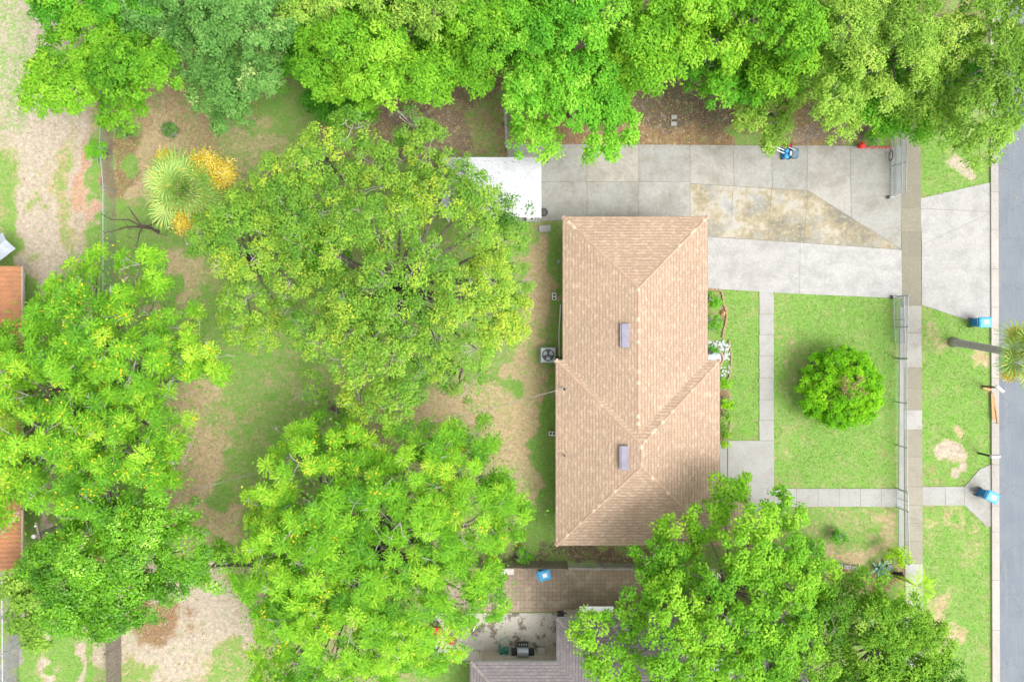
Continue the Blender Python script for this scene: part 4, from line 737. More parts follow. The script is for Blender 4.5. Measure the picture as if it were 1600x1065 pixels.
# palms
def fan_palm(name, label, base, top, nfr, flen, mats, seed, sprays=(), blade=30, trunk=.19):
    rs = random.Random(seed); rn = np.random.default_rng(seed); t = thing(name, label, 'palm tree', base); top = Vector(top); base = Vector(base)
    m = MB(); pts = [base.lerp(top, f) for f in (0, .08, .3, .6, 1)]; m.tube(pts, [trunk * 1.5, trunk * 1.15, trunk, trunk * .95, trunk * .9], 14); m.build('trunk', pm('palm_bark', (.42, .395, .39), (.30, .28, .27), 9, .9, var=.35, bump=.6), t, smooth=True)
    Vg, Tg = [], []; pet = MB()
    for i in range(nfr):
        f_ = i / nfr; az = i * 2.39996 + rs.uniform(-.25, .25); el = R(-12 + 92 * f_ ** 1.2 + rs.uniform(-6, 6)); L_ = flen * (.52 - .24 * f_) * rs.uniform(.65, 1.25)
        d = Vector((math.cos(az) * math.cos(el), math.sin(az) * math.cos(el), math.sin(el))); hub = top + d * L_ + Vector((0, 0, .1)); pet.tube([top, top + d * L_ * .5 + Vector((0, 0, .1)), hub], [.028, .022, .014], 4)
        side = d.cross(Vector((0, 0, 1))).normalized(); up = side.cross(d).normalized(); bl = flen * (.5 - .14 * f_) * rs.uniform(.7, 1.22); tb = rs.uniform(.1, .8)
        for b_ in range(blade):
            a = R(-128 + 256 * b_ / (blade - 1) + rs.uniform(-1.5, 1.5)); fold = .22 if b_ % 2 else .08; dr = d * math.cos(a) + side * math.sin(a) + up * (fold + .18 * abs(math.sin(a))); l = bl * (1 - .38 * (abs(a) / 2.3) ** 2) * rs.uniform(.92, 1.05); ww = .052
            wv = dr.cross(up).normalized(); p1 = hub + dr * l * .5; p2 = hub + dr * l * .8 + Vector((0, 0, -l * .07)); p3 = hub + dr * l * .97 + Vector((0, 0, -l * rs.uniform(.18, .4))); wl = wv * .004
            tq = min(.86, max(0, tb + rs.uniform(-.1, .1) + (.1 if b_ % 2 else -.1)))
            for q in ([hub - wl, p1 - wv * ww * .5, p1 + wv * ww * .5, hub + wl], [p1 - wv * ww * .5, p2 - wv * .016, p2 + wv * .016, p1 + wv * ww * .5], [p2 - wv * .016, p3 - wv * .003, p3 + wv * .003, p2 + wv * .016]):
                Vg.append([tuple(v) for v in q]); Tg.append(tq if rs.random() > .05 else .95)
    pet.build('petioles', pm('petiole', (.25, .32, .10)), t)
    quads_mesh('fronds', np.array(Vg), Tg, mats[0], t)
    for (c, r_) in sprays:
        n = int(1500 * r_); v = norm(rn.normal(size=(n, 3))); v[:, 2] = np.abs(v[:, 2]) * .9 - .25; cp = np.array(c) + v * r_ * rn.uniform(.35, 1.05, (n, 1)) * np.array([1, 1, .7]) + np.repeat(rn.normal(0, .12, (n // 20 + 1, 3)), 20, 0)[:n]
        o = quads_mesh('seed_spray', leaves(cp, norm(v + rn.normal(size=(n, 3)) * .3), .2, .045, rn, None, droop=.3), rn.random(n), mats[1], t); o['label'] = 'golden seed spray and dead fronds hanging from the palm crown'
        m = MB(); m.tube([top + Vector((0, 0, -.2)), (top + Vector(c)) / 2 + Vector((0, 0, .15)), Vector(c)], [.03, .025, .012], 5); m.build('spray_stalk', pm('petiole', (.25, .32, .10)), o)
    return t
fan_palm('sabal_palm', 'sabal palm with grey-green fans and golden dead fronds beside the oak', P(325, 322), P(290, 297, 3.6), 32, 2.75, (G['palm'], G['gold']), 3, [(P(318, 256, 3.8), .85), (P(345, 272, 3.8), .85), (P(288, 344, 3.7), .75), (P(258, 246, 3.4), .4)])
fan_palm('sabal_palm', 'tall palm leaning out over the road from the verge', P(1489, 534), P(1610, 556, 6.0), 40, 2.05, (leafmat('palm_blade_yellow', [(0, (.16, .32, .07)), (.5, (.34, .48, .10)), (.85, (.50, .56, .14)), (1, (.6, .4, .1))], trans=.25), G['gold']), 4, [(P(1588, 522, 5.4), .35), (P(1578, 585, 5.4), .3)], trunk=.21)
# areca palm: arching feather fronds
def feather_palm(label, base, z, nfr, flen, mat, seed):
    rs = random.Random(seed); t = thing('areca_palm', label, 'palm', base); top = Vector(base) + Vector((0, 0, z)); V, T = [], []; st = MB()
    for k in range(3): st.tube([Vector(base) + Vector((rs.uniform(-.15, .15), rs.uniform(-.15, .15), 0)), top], [.05, .03], 6)
    for i in range(nfr):
        az = 2 * math.pi * i / nfr + rs.uniform(-.2, .2); el = R(rs.uniform(25, 60)); L_ = flen * rs.uniform(.7, 1.1); h = Vector((math.cos(az), math.sin(az), 0)); tb = rs.random(); prev = top
        for k in range(1, 19):
            f = k / 18; p = top + h * L_ * f * math.cos(el) + Vector((0, 0, L_ * (math.sin(el) * f - .75 * f * f))); tn_ = (p - prev).normalized(); side = tn_.cross(Vector((0, 0, 1))).normalized(); prev = p
            for s_ in (-1, 1):
                dd = (side * s_ + tn_ * .6 + Vector((0, 0, -.25))).normalized(); l = .34 * math.sin(math.pi * (.15 + .8 * f)); wv = tn_ * .02
                V.append([tuple(p - wv), tuple(p + dd * l * .6 - wv), tuple(p + dd * l), tuple(p + dd * l * .5 + wv)]); T.append(min(1, max(0, .5 + (tb - .5) * .5 + rs.uniform(-.15, .15))))
    st.build('stems', pm('petiole', (.25, .32, .10)), t); quads_mesh('fronds', np.array(V), T, mat, t); return t
feather_palm('light green areca palm arching over the sidewalk below the lime bush', P(1412, 903), 1.3, 13, 1.9, G['lime'], 9)
feather_palm('green areca palm beside the dark olive tree at the sidewalk', P(1405, 945), 1.7, 12, 1.8, G['ball'], 10)
# agave
t = thing('agave', 'blue-grey agave rosette in the leaf bed by the concrete blocks', 'agave', P(1373, 888)); V, T = [], []
for i in range(17):
    az = i * 2.4; el = R(20 + 50 * (i / 17)); L_ = random.uniform(.7, 1.0) * (1.1 - .4 * i / 17); b = P(1373, 888, .1); h = Vector((math.cos(az) * math.cos(el), math.sin(az) * math.cos(el), math.sin(el))); sd_ = Vector((-math.sin(az), math.cos(az), 0)); ps = [(0, .04), (.35, .065), (.75, .045), (1, .004)]
    for (f0, w0), (f1, w1) in zip(ps[:-1], ps[1:]):
        a, c = b + h * L_ * f0, b + h * L_ * f1 - Vector((0, 0, .12 * f1 * f1 * L_)); a = a - Vector((0, 0, .12 * f0 * f0 * L_))
        V.append([tuple(a - sd_ * w0 + Vector((0, 0, .03))), tuple(a), tuple(c), tuple(c - sd_ * w1 + Vector((0, 0, .03)))]); V.append([tuple(a), tuple(a + sd_ * w0 + Vector((0, 0, .03))), tuple(c + sd_ * w1 + Vector((0, 0, .03))), tuple(c)]); tt_ = random.random(); T += [tt_, tt_ * .8]
quads_mesh('leaves', np.array(V), T, G['agave'], t); m = MB(); m.lathe(P(1373, 888), [(.12, 0), (.11, .1), (.06, .2)], 10); m.build('core', pm('agave_core', (.15, .26, .2)), t)
# bare branches
ORD = ['first', 'second', 'third', 'fourth', 'fifth', 'sixth', 'seventh', 'eighth', 'ninth', 'tenth', 'eleventh', 'twelfth', 'thirteenth', 'fourteenth', 'fifteenth', 'sixteenth']
def bare(label, base, ends, r0, mat, name='dead_tree', z=1.6, seed=1):
    rs = random.Random(seed); t = thing(name, label, 'dead tree', base); m = MB(); top = Vector(base) + Vector((0, 0, z)); m.tube([base, Vector(base).lerp(top, .5) + Vector((.08, .05, 0)), top], [r0 * 1.5, r0 * 1.2, r0], 8); m.build('trunk', mat, t); m = MB()
    for e in ends:
        e = Vector(e); k1 = top.lerp(e, .35) + Vector((rs.uniform(-.1, .1), rs.uniform(-.15, .15), .1)); k2 = top.lerp(e, .7) + Vector((rs.uniform(-.1, .1), rs.uniform(-.15, .15), .08)); m.tube([top, k1, k2, e], [r0 * .8, r0 * .6, r0 * .42, r0 * .15], 6)
        for q in range(5): s0 = k1.lerp(e, rs.random()); m.tube([s0, s0 + Vector((rs.uniform(-.6, .6), rs.uniform(-.6, .6), rs.uniform(0, .3)))], [r0 * .2, r0 * .06], 4)
    m.build('branches', mat, t); return t
bare('leafless dark snag with branches reaching over the wire fence', P(247, 362), [P(158, 334, 2.2), P(163, 364, 2.0), P(200, 358, 2.2), P(213, 387, 1.8), P(200, 322, 2.0), P(262, 368, 2.3), P(250, 345, 2.5), P(230, 350, 2.6)], .075, twig_d, z=1.7, seed=2)
bare('pale leafless branches sticking out above the oak near the mulch bed', P(650, 205), [P(608, 182, 4.0), P(640, 170, 4.2), P(655, 178, 4.1), P(625, 178, 4.2), P(660, 190, 3.9)], .05, twig_m, z=3.2, seed=5)
bare('tangle of grey dead twigs between the lime crowns at top', P(1085, 115), [P(1100, 85, 5.5), P(1110, 95, 5.4), P(1095, 105, 5.4), P(1115, 88, 5.3), P(1098, 92, 5.8), P(1105, 112, 5.2)], .05, twig_m, z=4.6, seed=6)

# ------------------------------------------------------------------ objects
blue = pm('blue_plastic', (.015, .20, .48), (.012, .17, .42), 3, .4); lblue = pm('light_blue_plastic', (.05, .33, .62), (.04, .30, .57), 3, .4); sticker = pm('white_sticker', (.8, .82, .85)); rub = pm('black_rubber', (.03, .03, .03))
def bin_(label, x, y, rot, mats=(blue, lblue)):
    b = P(x, y); t = thing('wheelie_bin', label, 'bin', b, 'blue wheeled bins'); m = MB(); M = Matrix.Rotation(0, 3, 'Z')
    def ring(z, hx, hy, ox=0): return [b + Vector((ox + sx_ * hx - sx_ * q * .05 * (1 if j else 0), sy_ * hy - (0 if j else sy_ * .05), z)) for sx_, sy_, q, j in ((-1, -1, 1, 0), (-1, -1, 1, 1), (1, -1, 1, 1), (1, -1, 1, 0), (1, 1, 1, 0), (1, 1, 1, 1), (-1, 1, 1, 1), (-1, 1, 1, 0))]
    m.rings([ring(.05, .24, .2), ring(.08, .25, .215), ring(.9, .33, .27), ring(.93, .36, .29), ring(.98, .36, .29)]); m.build('body', mats[0], t)
    m = MB(); m.rings([ring(.985, .37, .30), ring(1.02, .375, .305), ring(1.06, .32, .26), ring(1.075, .26, .2)]); lid = m.build('lid', mats[1], t)
    m = MB(); m.box(b + Vector((.04, 0, 1.0785)), (.26, .24, .006)); m.build('label_plate', sticker, lid)
    m = MB(); m.tube([b + Vector((-.40, -.2, .96)), b + Vector((-.44, -.2, .98)), b + Vector((-.44, .2, .98)), b + Vector((-.40, .2, .96))], .016, 6); m.build('handle', mats[0], t)
    for s_ in (-1, 1): m = MB(); q = b + Vector((-.26, s_ * .25, .12)); m.tube([q - Vector((0, .025, 0)), q + Vector((0, .025, 0))], .12, 14); m.build('wheel', rub, t)
    t.rotation_euler = (0, 0, rot); return t
bin_('blue wheeled bin at the kerb on the driveway apron', 1521, 504, R(0)); bin_('blue wheeled bin turned askew on the street pad at the end of the walk', 1532, 770, R(-28)); bin_('lighter blue bin standing on the neighbour\'s brick paver patio', 849, 889, R(14), (lblue, lblue))
# air conditioner
t = thing('air_conditioner', 'grey outdoor air-conditioning unit with round fan by the house', 'air conditioner', P(855.5, 554)); c = P(855.5, 554); gm = pm('grey_cabinet', (.45, .48, .50), (.40, .43, .45), 3, .45)
m = MB(); m.bbox(c + Vector((0, 0, .05)), (.98, .98, .1), 0, .02); m.build('pad', conc_walk, t)
m = MB(); m.bbox(c + Vector((0, 0, .43)), (.84, .84, .66), 0, .03)
for k in range(11): m.box(c + Vector((0, 0, .15 + k * .052)), (.856, .856, .014))
m.build('cabinet', gm, t)
m = MB(); m.lathe(c, [(.36, .76), (.36, .772), (.0, .773)], 32, False); m.build('fan_well', pm('dark_well', (.04, .05, .055)), t)
for k in range(3):
    a = 2 * math.pi * k / 3 + .5; m = MB(); vs = []
    for f, sp in ((.06, .5), (.2, .62), (.32, .55)):
        for s_ in (-1, 1): an = a + s_ * sp * .85; vs.append(c + Vector((f * math.cos(an), f * math.sin(an), .80 + .02 * s_)))
    m.add(vs, [(0, 1, 3, 2), (2, 3, 5, 4)]); m.build('fan_blade', pm('blade_metal', (.5, .55, .58), rough=.4), t)
m = MB(); m.lathe(c, [(.075, .79), (.075, .84), (.0, .85)], 16); m.build('hub', rub, t)
m = MB()
for r_ in (.12, .2, .28, .36): m.tube([c + Vector((r_ * math.cos(a), r_ * math.sin(a), .86)) for a in np.linspace(0, 2 * math.pi, 33)], .006, 4)
for k in range(12): a = math.pi * k / 6; m.tube([c + Vector((.05 * math.cos(a), .05 * math.sin(a), .87)), c + Vector((.38 * math.cos(a), .38 * math.sin(a), .86)), c + Vector((.39 * math.cos(a), .39 * math.sin(a), .77))], .004, 4)
m.build('grille', galv, t)
tag(MB().tube([P(874, 560, .12), P(873.5, 520, .1), P(876, 475, .12)], .03, 8).build('drain_pipe', white_p, loc=P(874, 520)), 'long thin white pipe lying against the house above the air conditioner', 'pipe')
tag(MB().tube([P(866, 556, .3), P(872, 558, .35), P(884, 559, .35)], .035, 8).build('coolant_pipe', rub, loc=P(870, 557)), 'black insulated line from the air conditioner to the wall', 'pipe')
for (x, y, rt, lb) in ((866, 463, 0, 'pale double lamp box on the ground beside the north half of the house'), (863, 677, 1.5, 'pale double lamp box on the ground beside the south half of the house')):
    t = thing('utility_box', lb, 'box', P(x, y)); m = MB(); m.bbox(P(x, y, .15), (.24, .42, .3), rt, .03); m.build('case', white_p, t); m = MB(); M_ = Matrix.Rotation(rt, 3, 'Z')
    for k in (-.1, .09): q = P(x, y, .302) + M_ @ Vector((0, k, 0)); m.box((q.x, q.y, .302), (.13, .12, .012), rt)
    m.build('lens', rub, t)
m = MB(); m.lathe(P(873, 409), [(.12, 0), (.12, .03), (.10, .05), (.0, .052)], 18); tag(m.build('ground_cap', pm('teal_cap', (.20, .38, .33)), loc=P(873, 409)), 'round greenish cap in the grass beside the house', 'cap')
t = thing('stepping_slab', 'worn whitish concrete slab by the corner of the carport', 'slab', P(851, 357)); m = MB(); m.bbox(P(851, 357, .06), (.72, .42, .14), .05, .05); m.build('slab', conc_new, t)
t = thing('junction_box', 'small white box with dark door under the carport corner', 'box', P(829, 342)); m = MB(); m.bbox(P(829, 341, .5), (.5, .22, 1.0), 0, .02); m.build('case', white_p, t); m = MB(); m.box(P(831, 342, 1.005), (.1, .1, .02)); m.build('hatch', rub, t)
# round ribbed planters at the carport corners
for (x, y, lb) in ((851, 249.5, 'upper of two dark ribbed round planters at the carport mouth'), (849.5, 331.5, 'lower of two dark ribbed round planters at the carport mouth')):
    c = P(x, y, 0); c = P(800 + (x - 800) * .99, 532.5 + (y - 532.5) * .99); t = thing('round_planter', lb, 'planter', c); dk = pm('dark_basket', (.10, .085, .085), (.06, .05, .05), 12, .8, var=.3)
    m = MB(); m.lathe(c, [(.17, 0), (.24, .3), (.255, .4), (.225, .41), (.21, .34)], 22); m.build('pot', dk, t); m = MB()
    for k in range(18): a = 2 * math.pi * k / 18; m.tube([c + Vector((.05 * math.cos(a), .05 * math.sin(a), .42)), c + Vector((.23 * math.cos(a), .23 * math.sin(a), .40))], .011, 4)
    m.build('spokes', pm('grey_wicker', (.22, .19, .18)), t); m = MB(); m.lathe(c, [(.06, .38), (.06, .44), (.0, .45)], 12); m.build('hub', dk, t)
# mower
c = P(1226, 241); t = thing('lawn_mower', 'blue push mower with white handles and dark grass box on the driveway', 'lawn mower', c)
m = MB(); m.bbox(c + Vector((-.02, 0, .17)), (.42, .62, .16), 0, .05); m.build('deck', blue, t)
m = MB(); m.lathe(c + Vector((-.03, -.22, 0)), [(.13, .25), (.13, .36), (.09, .40), (.0, .41)], 14); m.lathe(c + Vector((.0, .12, 0)), [(.11, .25), (.11, .38), (.05, .42)], 14); m.build('engine', lblue, t)
m = MB(); m.bbox(c + Vector((.48, -.02, .25)), (.42, .56, .34), R(-4), .05); m.build('grass_box', pm('slate_bag', (.13, .19, .24), (.09, .14, .18)), t)
m = MB(); m.box(c + Vector((.24, -.04, .3)), (.14, .26, .16)); m.build('chute', pm('pale_plastic', (.55, .58, .62)), t)
m = MB(); hm = white_p
for s_ in (-.02, .16): m.tube([c + Vector((-.15, s_, .3)), c + Vector((-.5, s_, .62)), c + Vector((-.78, s_ + .01, .85))], .028, 8)
m.tube([c + Vector((-.78, -.03, .85)), c + Vector((-.78, .19, .85))], .026, 8); m.tube([c + Vector((.1, .33, .3)), c + Vector((.42, .12, .48))], .032, 8); m.build('handle', hm, t)
for sx_, sy_ in ((-.16, -.3), (.18, -.3), (-.16, .3), (.18, .3)): m = MB(); q = c + Vector((sx_, sy_, .1)); m.tube([q - Vector((0, .03, 0)), q + Vector((0, .03, 0))], .1, 14); m.build('wheel', rub, t)
red = pm('red_plastic', (.50, .02, .03), (.42, .02, .03), 4, .4)
c = P(1230, 230); t = thing('fuel_can', 'dark red fuel can against the mower', 'fuel can', c); m = MB(); m.bbox(c + Vector((0, 0, .15)), (.38, .2, .3), .25, .05); m.build('body', pm('dark_red_plastic', (.28, .015, .05)), t); m = MB(); m.tube([c + Vector((-.12, 0, .3)), c + Vector((-.08, 0, .38)), c + Vector((.08, .02, .38)), c + Vector((.12, .02, .3))], .02, 6); m.build('handle', red, t)
# fire-red ball ornament and brick edging by the gate
c = P(1342.5, 229.5); t = thing('garden_ornament', 'bright red round ornament at the end of the brick edging', 'ornament', c); m = MB(); m.lathe(c, [(.1, 0), (.12, .06), (.07, .1), (.16, .22), (.19, .32), (.14, .42), (.03, .46)], 18); m.build('bowl', pm('signal_red', (.75, .02, .015), (.65, .02, .015)), t, smooth=True); m = MB(); m.lathe(c, [(.05, .46), (.05, .49), (.0, .5)], 10); m.build('cap', pm('signal_red2', (.8, .05, .04)), t)
for k in range(9):
    q = P(1348 + k * 5.3, 230.5 + (k % 2) * .7); m = MB(); m.tint = random.random(); m.bbox(q + Vector((0, 0, .07)), (.19, .11, .12), random.uniform(-.12, .12), .012)
    tag(m.build('edging_brick', pm('red_brick', (.48, .12, .09), (.38, .12, .09), 5, .9, var=.25), loc=q), 'weathered red brick, %s from the red ornament toward the gate' % ORD[k], 'brick', 'red bricks edging the bed by the gate')
# flower bed: curved brick edge, pebbles, pond
eb = [(1107, 452), (1113, 452), (1119, 453), (1125, 454), (1128, 459), (1129, 465), (1130, 471), (1131, 477), (1133, 483), (1135, 489), (1135, 495), (1134, 501), (1133, 507), (1131, 513), (1130, 519), (1129, 525)]
for k, (x, y) in enumerate(eb):
    q = P(x, y); nx_ = eb[min(k + 1, len(eb) - 1)]; pv = eb[max(k - 1, 0)]; an = math.atan2(-(nx_[1] - pv[1]), nx_[0] - pv[0]); m = MB(); m.bbox(q + Vector((0, 0, .05)), (.2, .1, .11), an + random.uniform(-.1, .1), .012)
    tag(m.build('edging_brick', pm('tan_brick', (.42, .24, .16), (.34, .2, .14), 5, .9, var=.25), loc=q), 'tan brick of the curved bed edge, %s counted from the house corner' % ORD[k], 'brick', 'tan bricks edging the flower bed')
eb2 = [(1139, 535), (1141, 545), (1142, 555), (1142, 565), (1141, 575), (1140, 585), (1138, 593), (1140, 650), (1141, 660), (1140, 670), (1139, 680)]
for k, (x, y) in enumerate(eb2):
    q = P(x, y); m = MB(); m.bbox(q + Vector((0, 0, .05)), (.1, .3, .11), random.uniform(-.15, .15), .012)
    tag(m.build('edging_stone', pm('brown_stone', (.36, .25, .15), (.28, .2, .12), 5, .9, var=.25), loc=q), 'long brown edging stone, %s counted down from the top of the pebbles' % ORD[k], 'stone', 'brown stones edging the pebble bed')
rs = np.random.default_rng(5); m = MB()
for k in range(170):
    x, y = rs.uniform(1106, 1140), rs.uniform(532, 590)
    if (y > 575 and x < 1126) or (x - 1117) ** 2 + (y - 562) ** 2 < 13 ** 2 or (x > 1130 and y < 536): continue
    q = P(x, y); r_ = rs.uniform(.04, .10); m.tint = rs.random(); m.bbox((q.x, q.y, r_ * .4), (r_ * 2, r_ * 1.5, r_), rs.uniform(0, 3), r_ * .3)
tag(m.build('pebbles', pm('white_pebble', (.44, .47, .46), (.22, .27, .20), 14, .8, thr=(.5, .65)), loc=P(1130, 560)), 'white pebbles and shells around the little pond by the house', 'pebbles', kind='stuff')
c = P(1116, 560); t = thing('garden_pond', 'small round stone-rimmed pond half under the eave', 'pond', c); m = MB(); m.lathe(c, [(.42, .03), (.52, .03), (.52, .2), (.46, .24), (.42, .2), (.42, .1)], 28); m.build('rim', pm('terracotta_stone', (.50, .31, .20), (.42, .26, .17), 6, .8, var=.25), t); m = MB(); m.lathe(c, [(.425, .12), (.0, .121)], 28, False); m.build('water', pm('pond_water', (.34, .38, .42), (.28, .33, .37), 3, .12), t)
c = P(1108, 549); t = thing('plant_pot', 'dark blue glazed pot at the eave beside the pond', 'pot', c); m = MB(); m.lathe(c, [(.10, 0), (.15, .15), (.17, .32), (.15, .33), (.13, .25)], 16); m.build('pot', pm('navy_glaze', (.03, .07, .22), rough=.25), t, smooth=True); m = MB(); m.lathe(c, [(.14, .27), (.0, .28)], 16, False); m.build('soil', pm('soil', (.08, .06, .04)), t)
c = P(1129, 489); t = thing('garden_ornament', 'small orange clay ornament on the flower bed\'s brick edge', 'ornament', c); m = MB(); m.lathe(c, [(.1, 0), (.15, .08), (.12, .18), (.05, .25)], 12); m.build('body', pm('clay', (.62, .34, .14)), t); m = MB(); m.lathe(c, [(.06, .25), (.07, .3), (.02, .36)], 10); m.build('knob', pm('clay', (.62,.34,.14)), t)
# blue item by round shrub
c = P(1260, 586); t = thing('storage_tote', 'dark blue tote poking out of the left side of the ball shrub', 'tote', c); m = MB(); m.bbox(c + Vector((0, 0, .2)), (.5, .36, .4), .9, .04); m.build('tub', pm('slate_blue', (.06, .10, .19)), t); m = MB(); m.bbox(c + Vector((0, 0, .42)), (.54, .4, .04), .9, .01); m.build('lid', pm('slate_blue_lid', (.09, .13, .22)), t)
# mailbox posts
def mailbox(label, x, y, x2, y2, wood, boxm, h=1.15):
    b = P(x, y); e = P(x2, y2, h); t = thing('mailbox', label, 'mailbox', b); m = MB(); top = Vector((b.x, b.y, h)); m.box(b + Vector((0, 0, h / 2)), (.1, .1, h)); m.build('post', wood, t)
    d = e - top; an = math.atan2(d.y, d.x); m = MB(); m.box(top.lerp(e, .5) + Vector((0, 0, -.06)), (d.length, .09, .08), an); m.build('arm', wood, t)
    m = MB(); q = e + Vector((0, 0, .1)); M_ = Matrix.Rotation(an, 3, 'Z'); rr = []
    for sx_ in (-.26, .26): rr.append([q + M_ @ Vector((sx_, .09 * math.cos(a), .10 * math.sin(a) if math.sin(a) > 0 else -.09)) for a in np.linspace(0, 2 * math.pi, 15)[:-1]])
    m.rings(rr); bx = m.build('box', boxm, t); m = MB(); m.box(q + M_ @ Vector((.1, .1, .08)), (.04, .012, .14), an); m.build('flag', red, bx); m = MB(); m.box(q + M_ @ Vector((.263, 0, 0)), (.012, .15, .15), an); m.build('door', boxm, bx)
orw = pm('orange_wood', (.52, .28, .13), (.42, .22, .10), 5, .8); dkw = pm('dark_wood', (.13, .085, .05), (.09, .06, .035), 5, .85)
mailbox('white mailbox on a brown wooden post above the fallen planks', 1536, 603, 1560, 607, dkw, white_p); mailbox('grey mailbox on a black post near the end of the front walk', 1529, 707.5, 1553, 712.5, pm('black_wood', (.03, .03, .03)), pm('mail_grey', (.5, .5, .56)))
for (a, b, wd, lb) in (((1550.5, 614), (1552, 656), .16, 'wide orange-brown plank lying along the kerb'), ((1553, 620), (1559.5, 662), .08, 'narrow tan plank angled off the kerb toward the road'), ((1536, 606), (1549, 609), .12, 'short orange board lying between grass and kerb under the mailbox')):
    z = .13; A_, B_ = P(*a, z), P(*b, z); m = MB(); d = B_ - A_; m.box((A_ + B_) / 2, (d.length, wd, .05), math.atan2(d.y, d.x)); tag(m.build('plank', orw, loc=(A_ + B_) / 2), lb, 'plank')
t = thing('meter_lid', 'dark water-meter lid set in the street pad', 'lid', P(1521, 764)); m = MB(); m.bbox(P(1521, 764, .035), (.42, .27, .02), 0, .006); m.build('lid', pm('meter_grey', (.16, .16, .16), (.12, .12, .12), 8), t); m = MB(); m.bbox(P(1521, 764, .03), (.5, .34, .014), 0, .004); m.build('rim', conc_kerb, t)
# blocks in the leaf bed
for (x, y, r_, lb) in ((1053, 183, .05, 'upper pale concrete paver in the leaf bed'), (1052.5, 193.5, .03, 'lower pale concrete paver in the leaf bed')):
    m = MB(); m.bbox(P(x, y, .06), (.34, .24, .1), r_, .015); tag(m.build('concrete_paver', conc_new, loc=P(x, y)), lb, 'paver')
for k, (x, y, w_, lb) in enumerate([(1308, 882, .5, 'grey block at the left end of the low edging near the agave'), (1322, 884, .42, 'pale block second from the left in the low edging'), (1334, 885, .4, 'pale hollow block in the middle of the low edging'), (1385, 876, .42, 'whitish block right of the agave'), (1389, 883, .34, 'dark-holed block next to the lime bush')]):
    b = P(x, y); t = thing('concrete_block', lb, 'block', b); m = MB(); m.bbox(b + Vector((0, 0, .1)), (w_, .2, .2), random.uniform(-.08, .08), .01); m.build('block', conc_new if k % 2 else conc_old, t); m = MB()
    for s_ in (-.1, .1): m.box(b + Vector((s_, 0, .201)), (.1, .09, .006))
    m.build('hollow', joint_m, t)
c = P(1399, 896); t = thing('plant_pot', 'big black plastic pot lying by the sidewalk under the palms', 'pot', c); m = MB(); rr = []
for f, r_ in ((-.2, .16), (.2, .22), (.22, .235), (.2, .2), (.0, .17)): rr.append([c + Vector((f * .8 + 0, r_ * math.cos(a), .24 + f * .5 + r_ * math.sin(a))) for a in np.linspace(0, 2 * math.pi, 17)[:-1]])
m.rings(rr); m.build('pot', rub, t, smooth=True); m = MB(); m.tube([c + Vector((.17, -.2, .32)), c + Vector((.19, .2, .34))], .02, 6); m.build('rim', rub, t)
# dark bench / log in the upper bed
t = thing('wooden_bench', 'dark plank bench half under the trees above the mulch bed', 'bench', P(746, 133)); m = MB()
for s_ in (-.14, 0, .14): q = P(746, 133, .42); m.box(q + Matrix.Rotation(R(50), 3, 'Z') @ Vector((0, s_, 0)), (1.0, .12, .05), R(50))
m.build('seat', dkw, t)
for s_ in (-.38, .38): m = MB(); q = P(746, 133, .2) + Matrix.Rotation(R(50), 3, 'Z') @ Vector((s_, 0, 0)); m.box(q, (.08, .36, .4), R(50)); m.build('leg', dkw, t)
# patio: grill, hose reel, table
c = P(817, 1019, 0); c = P(816.6, 1007, 0); t = thing('gas_grill', 'black and steel gas grill by the neighbour\'s patio wall', 'grill', c); blk = pm('grill_black', (.035, .04, .045), rough=.4); stl = pm('grill_steel', (.42, .45, .50), (.38, .40, .45), 3, .3, .3)
m = MB(); m.box(c + Vector((0, 0, .45)), (.62, .5, .75)); m.build('cart', blk, t)
m = MB(); rr = [[c + Vector((sx_, .27 * math.cos(a), .88 + .24 * math.sin(a))) for a in np.linspace(0, math.pi, 10)] for sx_ in (-.32, .32)]; m.rings(rr); m.build('hood', stl, t)
for s_ in (-.5, .5): m = MB(); m.bbox(c + Vector((s_, 0, .86)), (.34, .46, .05), 0, .015); m.build('side_shelf', blk, t)
m = MB(); m.bbox(c + Vector((0, .36, .86)), (.62, .16, .08), 0, .02); cpn = m.build('control_panel', blk, t)
for k in range(4): m = MB(); m.tube([c + Vector((-.2 + .133 * k, .4, .9)), c + Vector((-.2 + .133 * k, .46, .92))], .028, 8); m.build('knob', stl, cpn)
m = MB(); m.tube([c + Vector((-.25, -.3, .95)), c + Vector((.25, -.3, .95))], .014, 6); m.build('handle', stl, t)
m = MB(); m.tube([c + Vector((.03, .55, .7)), c + Vector((.02, .42, .8))], .03, 6); m.build('burner_stub', blk, t)
for sx_, sy_ in ((-.27, -.2), (.27, -.2), (-.27, .2), (.27, .2)): m = MB(); m.lathe(c + Vector((sx_, sy_, 0)), [(.04, .03), (.05, .05), (.04, .08)], 10); m.build('caster', rub, t)
teal = pm('teal_plastic', (.02, .26, .22), (.02, .22, .19), 4, .4)
c = P(788, 1012); t = thing('hose_reel', 'teal hose reel beside the gas grill', 'hose reel', c); m = MB()
for k in range(4): m.tube([c + Vector(((.17 + .012 * k) * math.cos(a), (.13 + .01 * k) * math.sin(a), .5 + .035 * k)) for a in np.linspace(0, 2 * math.pi, 22)], .02, 6)
m.tube([c + Vector((-.17, 0, .5)), c + Vector((-.3, .1, .3)), c + Vector((-.28, .45, .05)), c + Vector((.1, .7, .04)), c + Vector((.35, .4, .04))], .016, 6); m.build('hose', teal, t)
m = MB(); m.box(c + Vector((-.22, .05, .3)), (.05, .4, .6)); m.box(c + Vector((.1, 0, .25)), (.3, .2, .5)); m.build('stand', teal, t)
c = P(845, 1011); t = thing('side_table', 'small pale side table between the grill and the grey roof', 'table', c); m = MB(); m.bbox(c + Vector((0, 0, .5)), (.5, .42, .04), 0, .015); m.build('tabletop', pm('table_pale', (.5, .5, .46)), t)
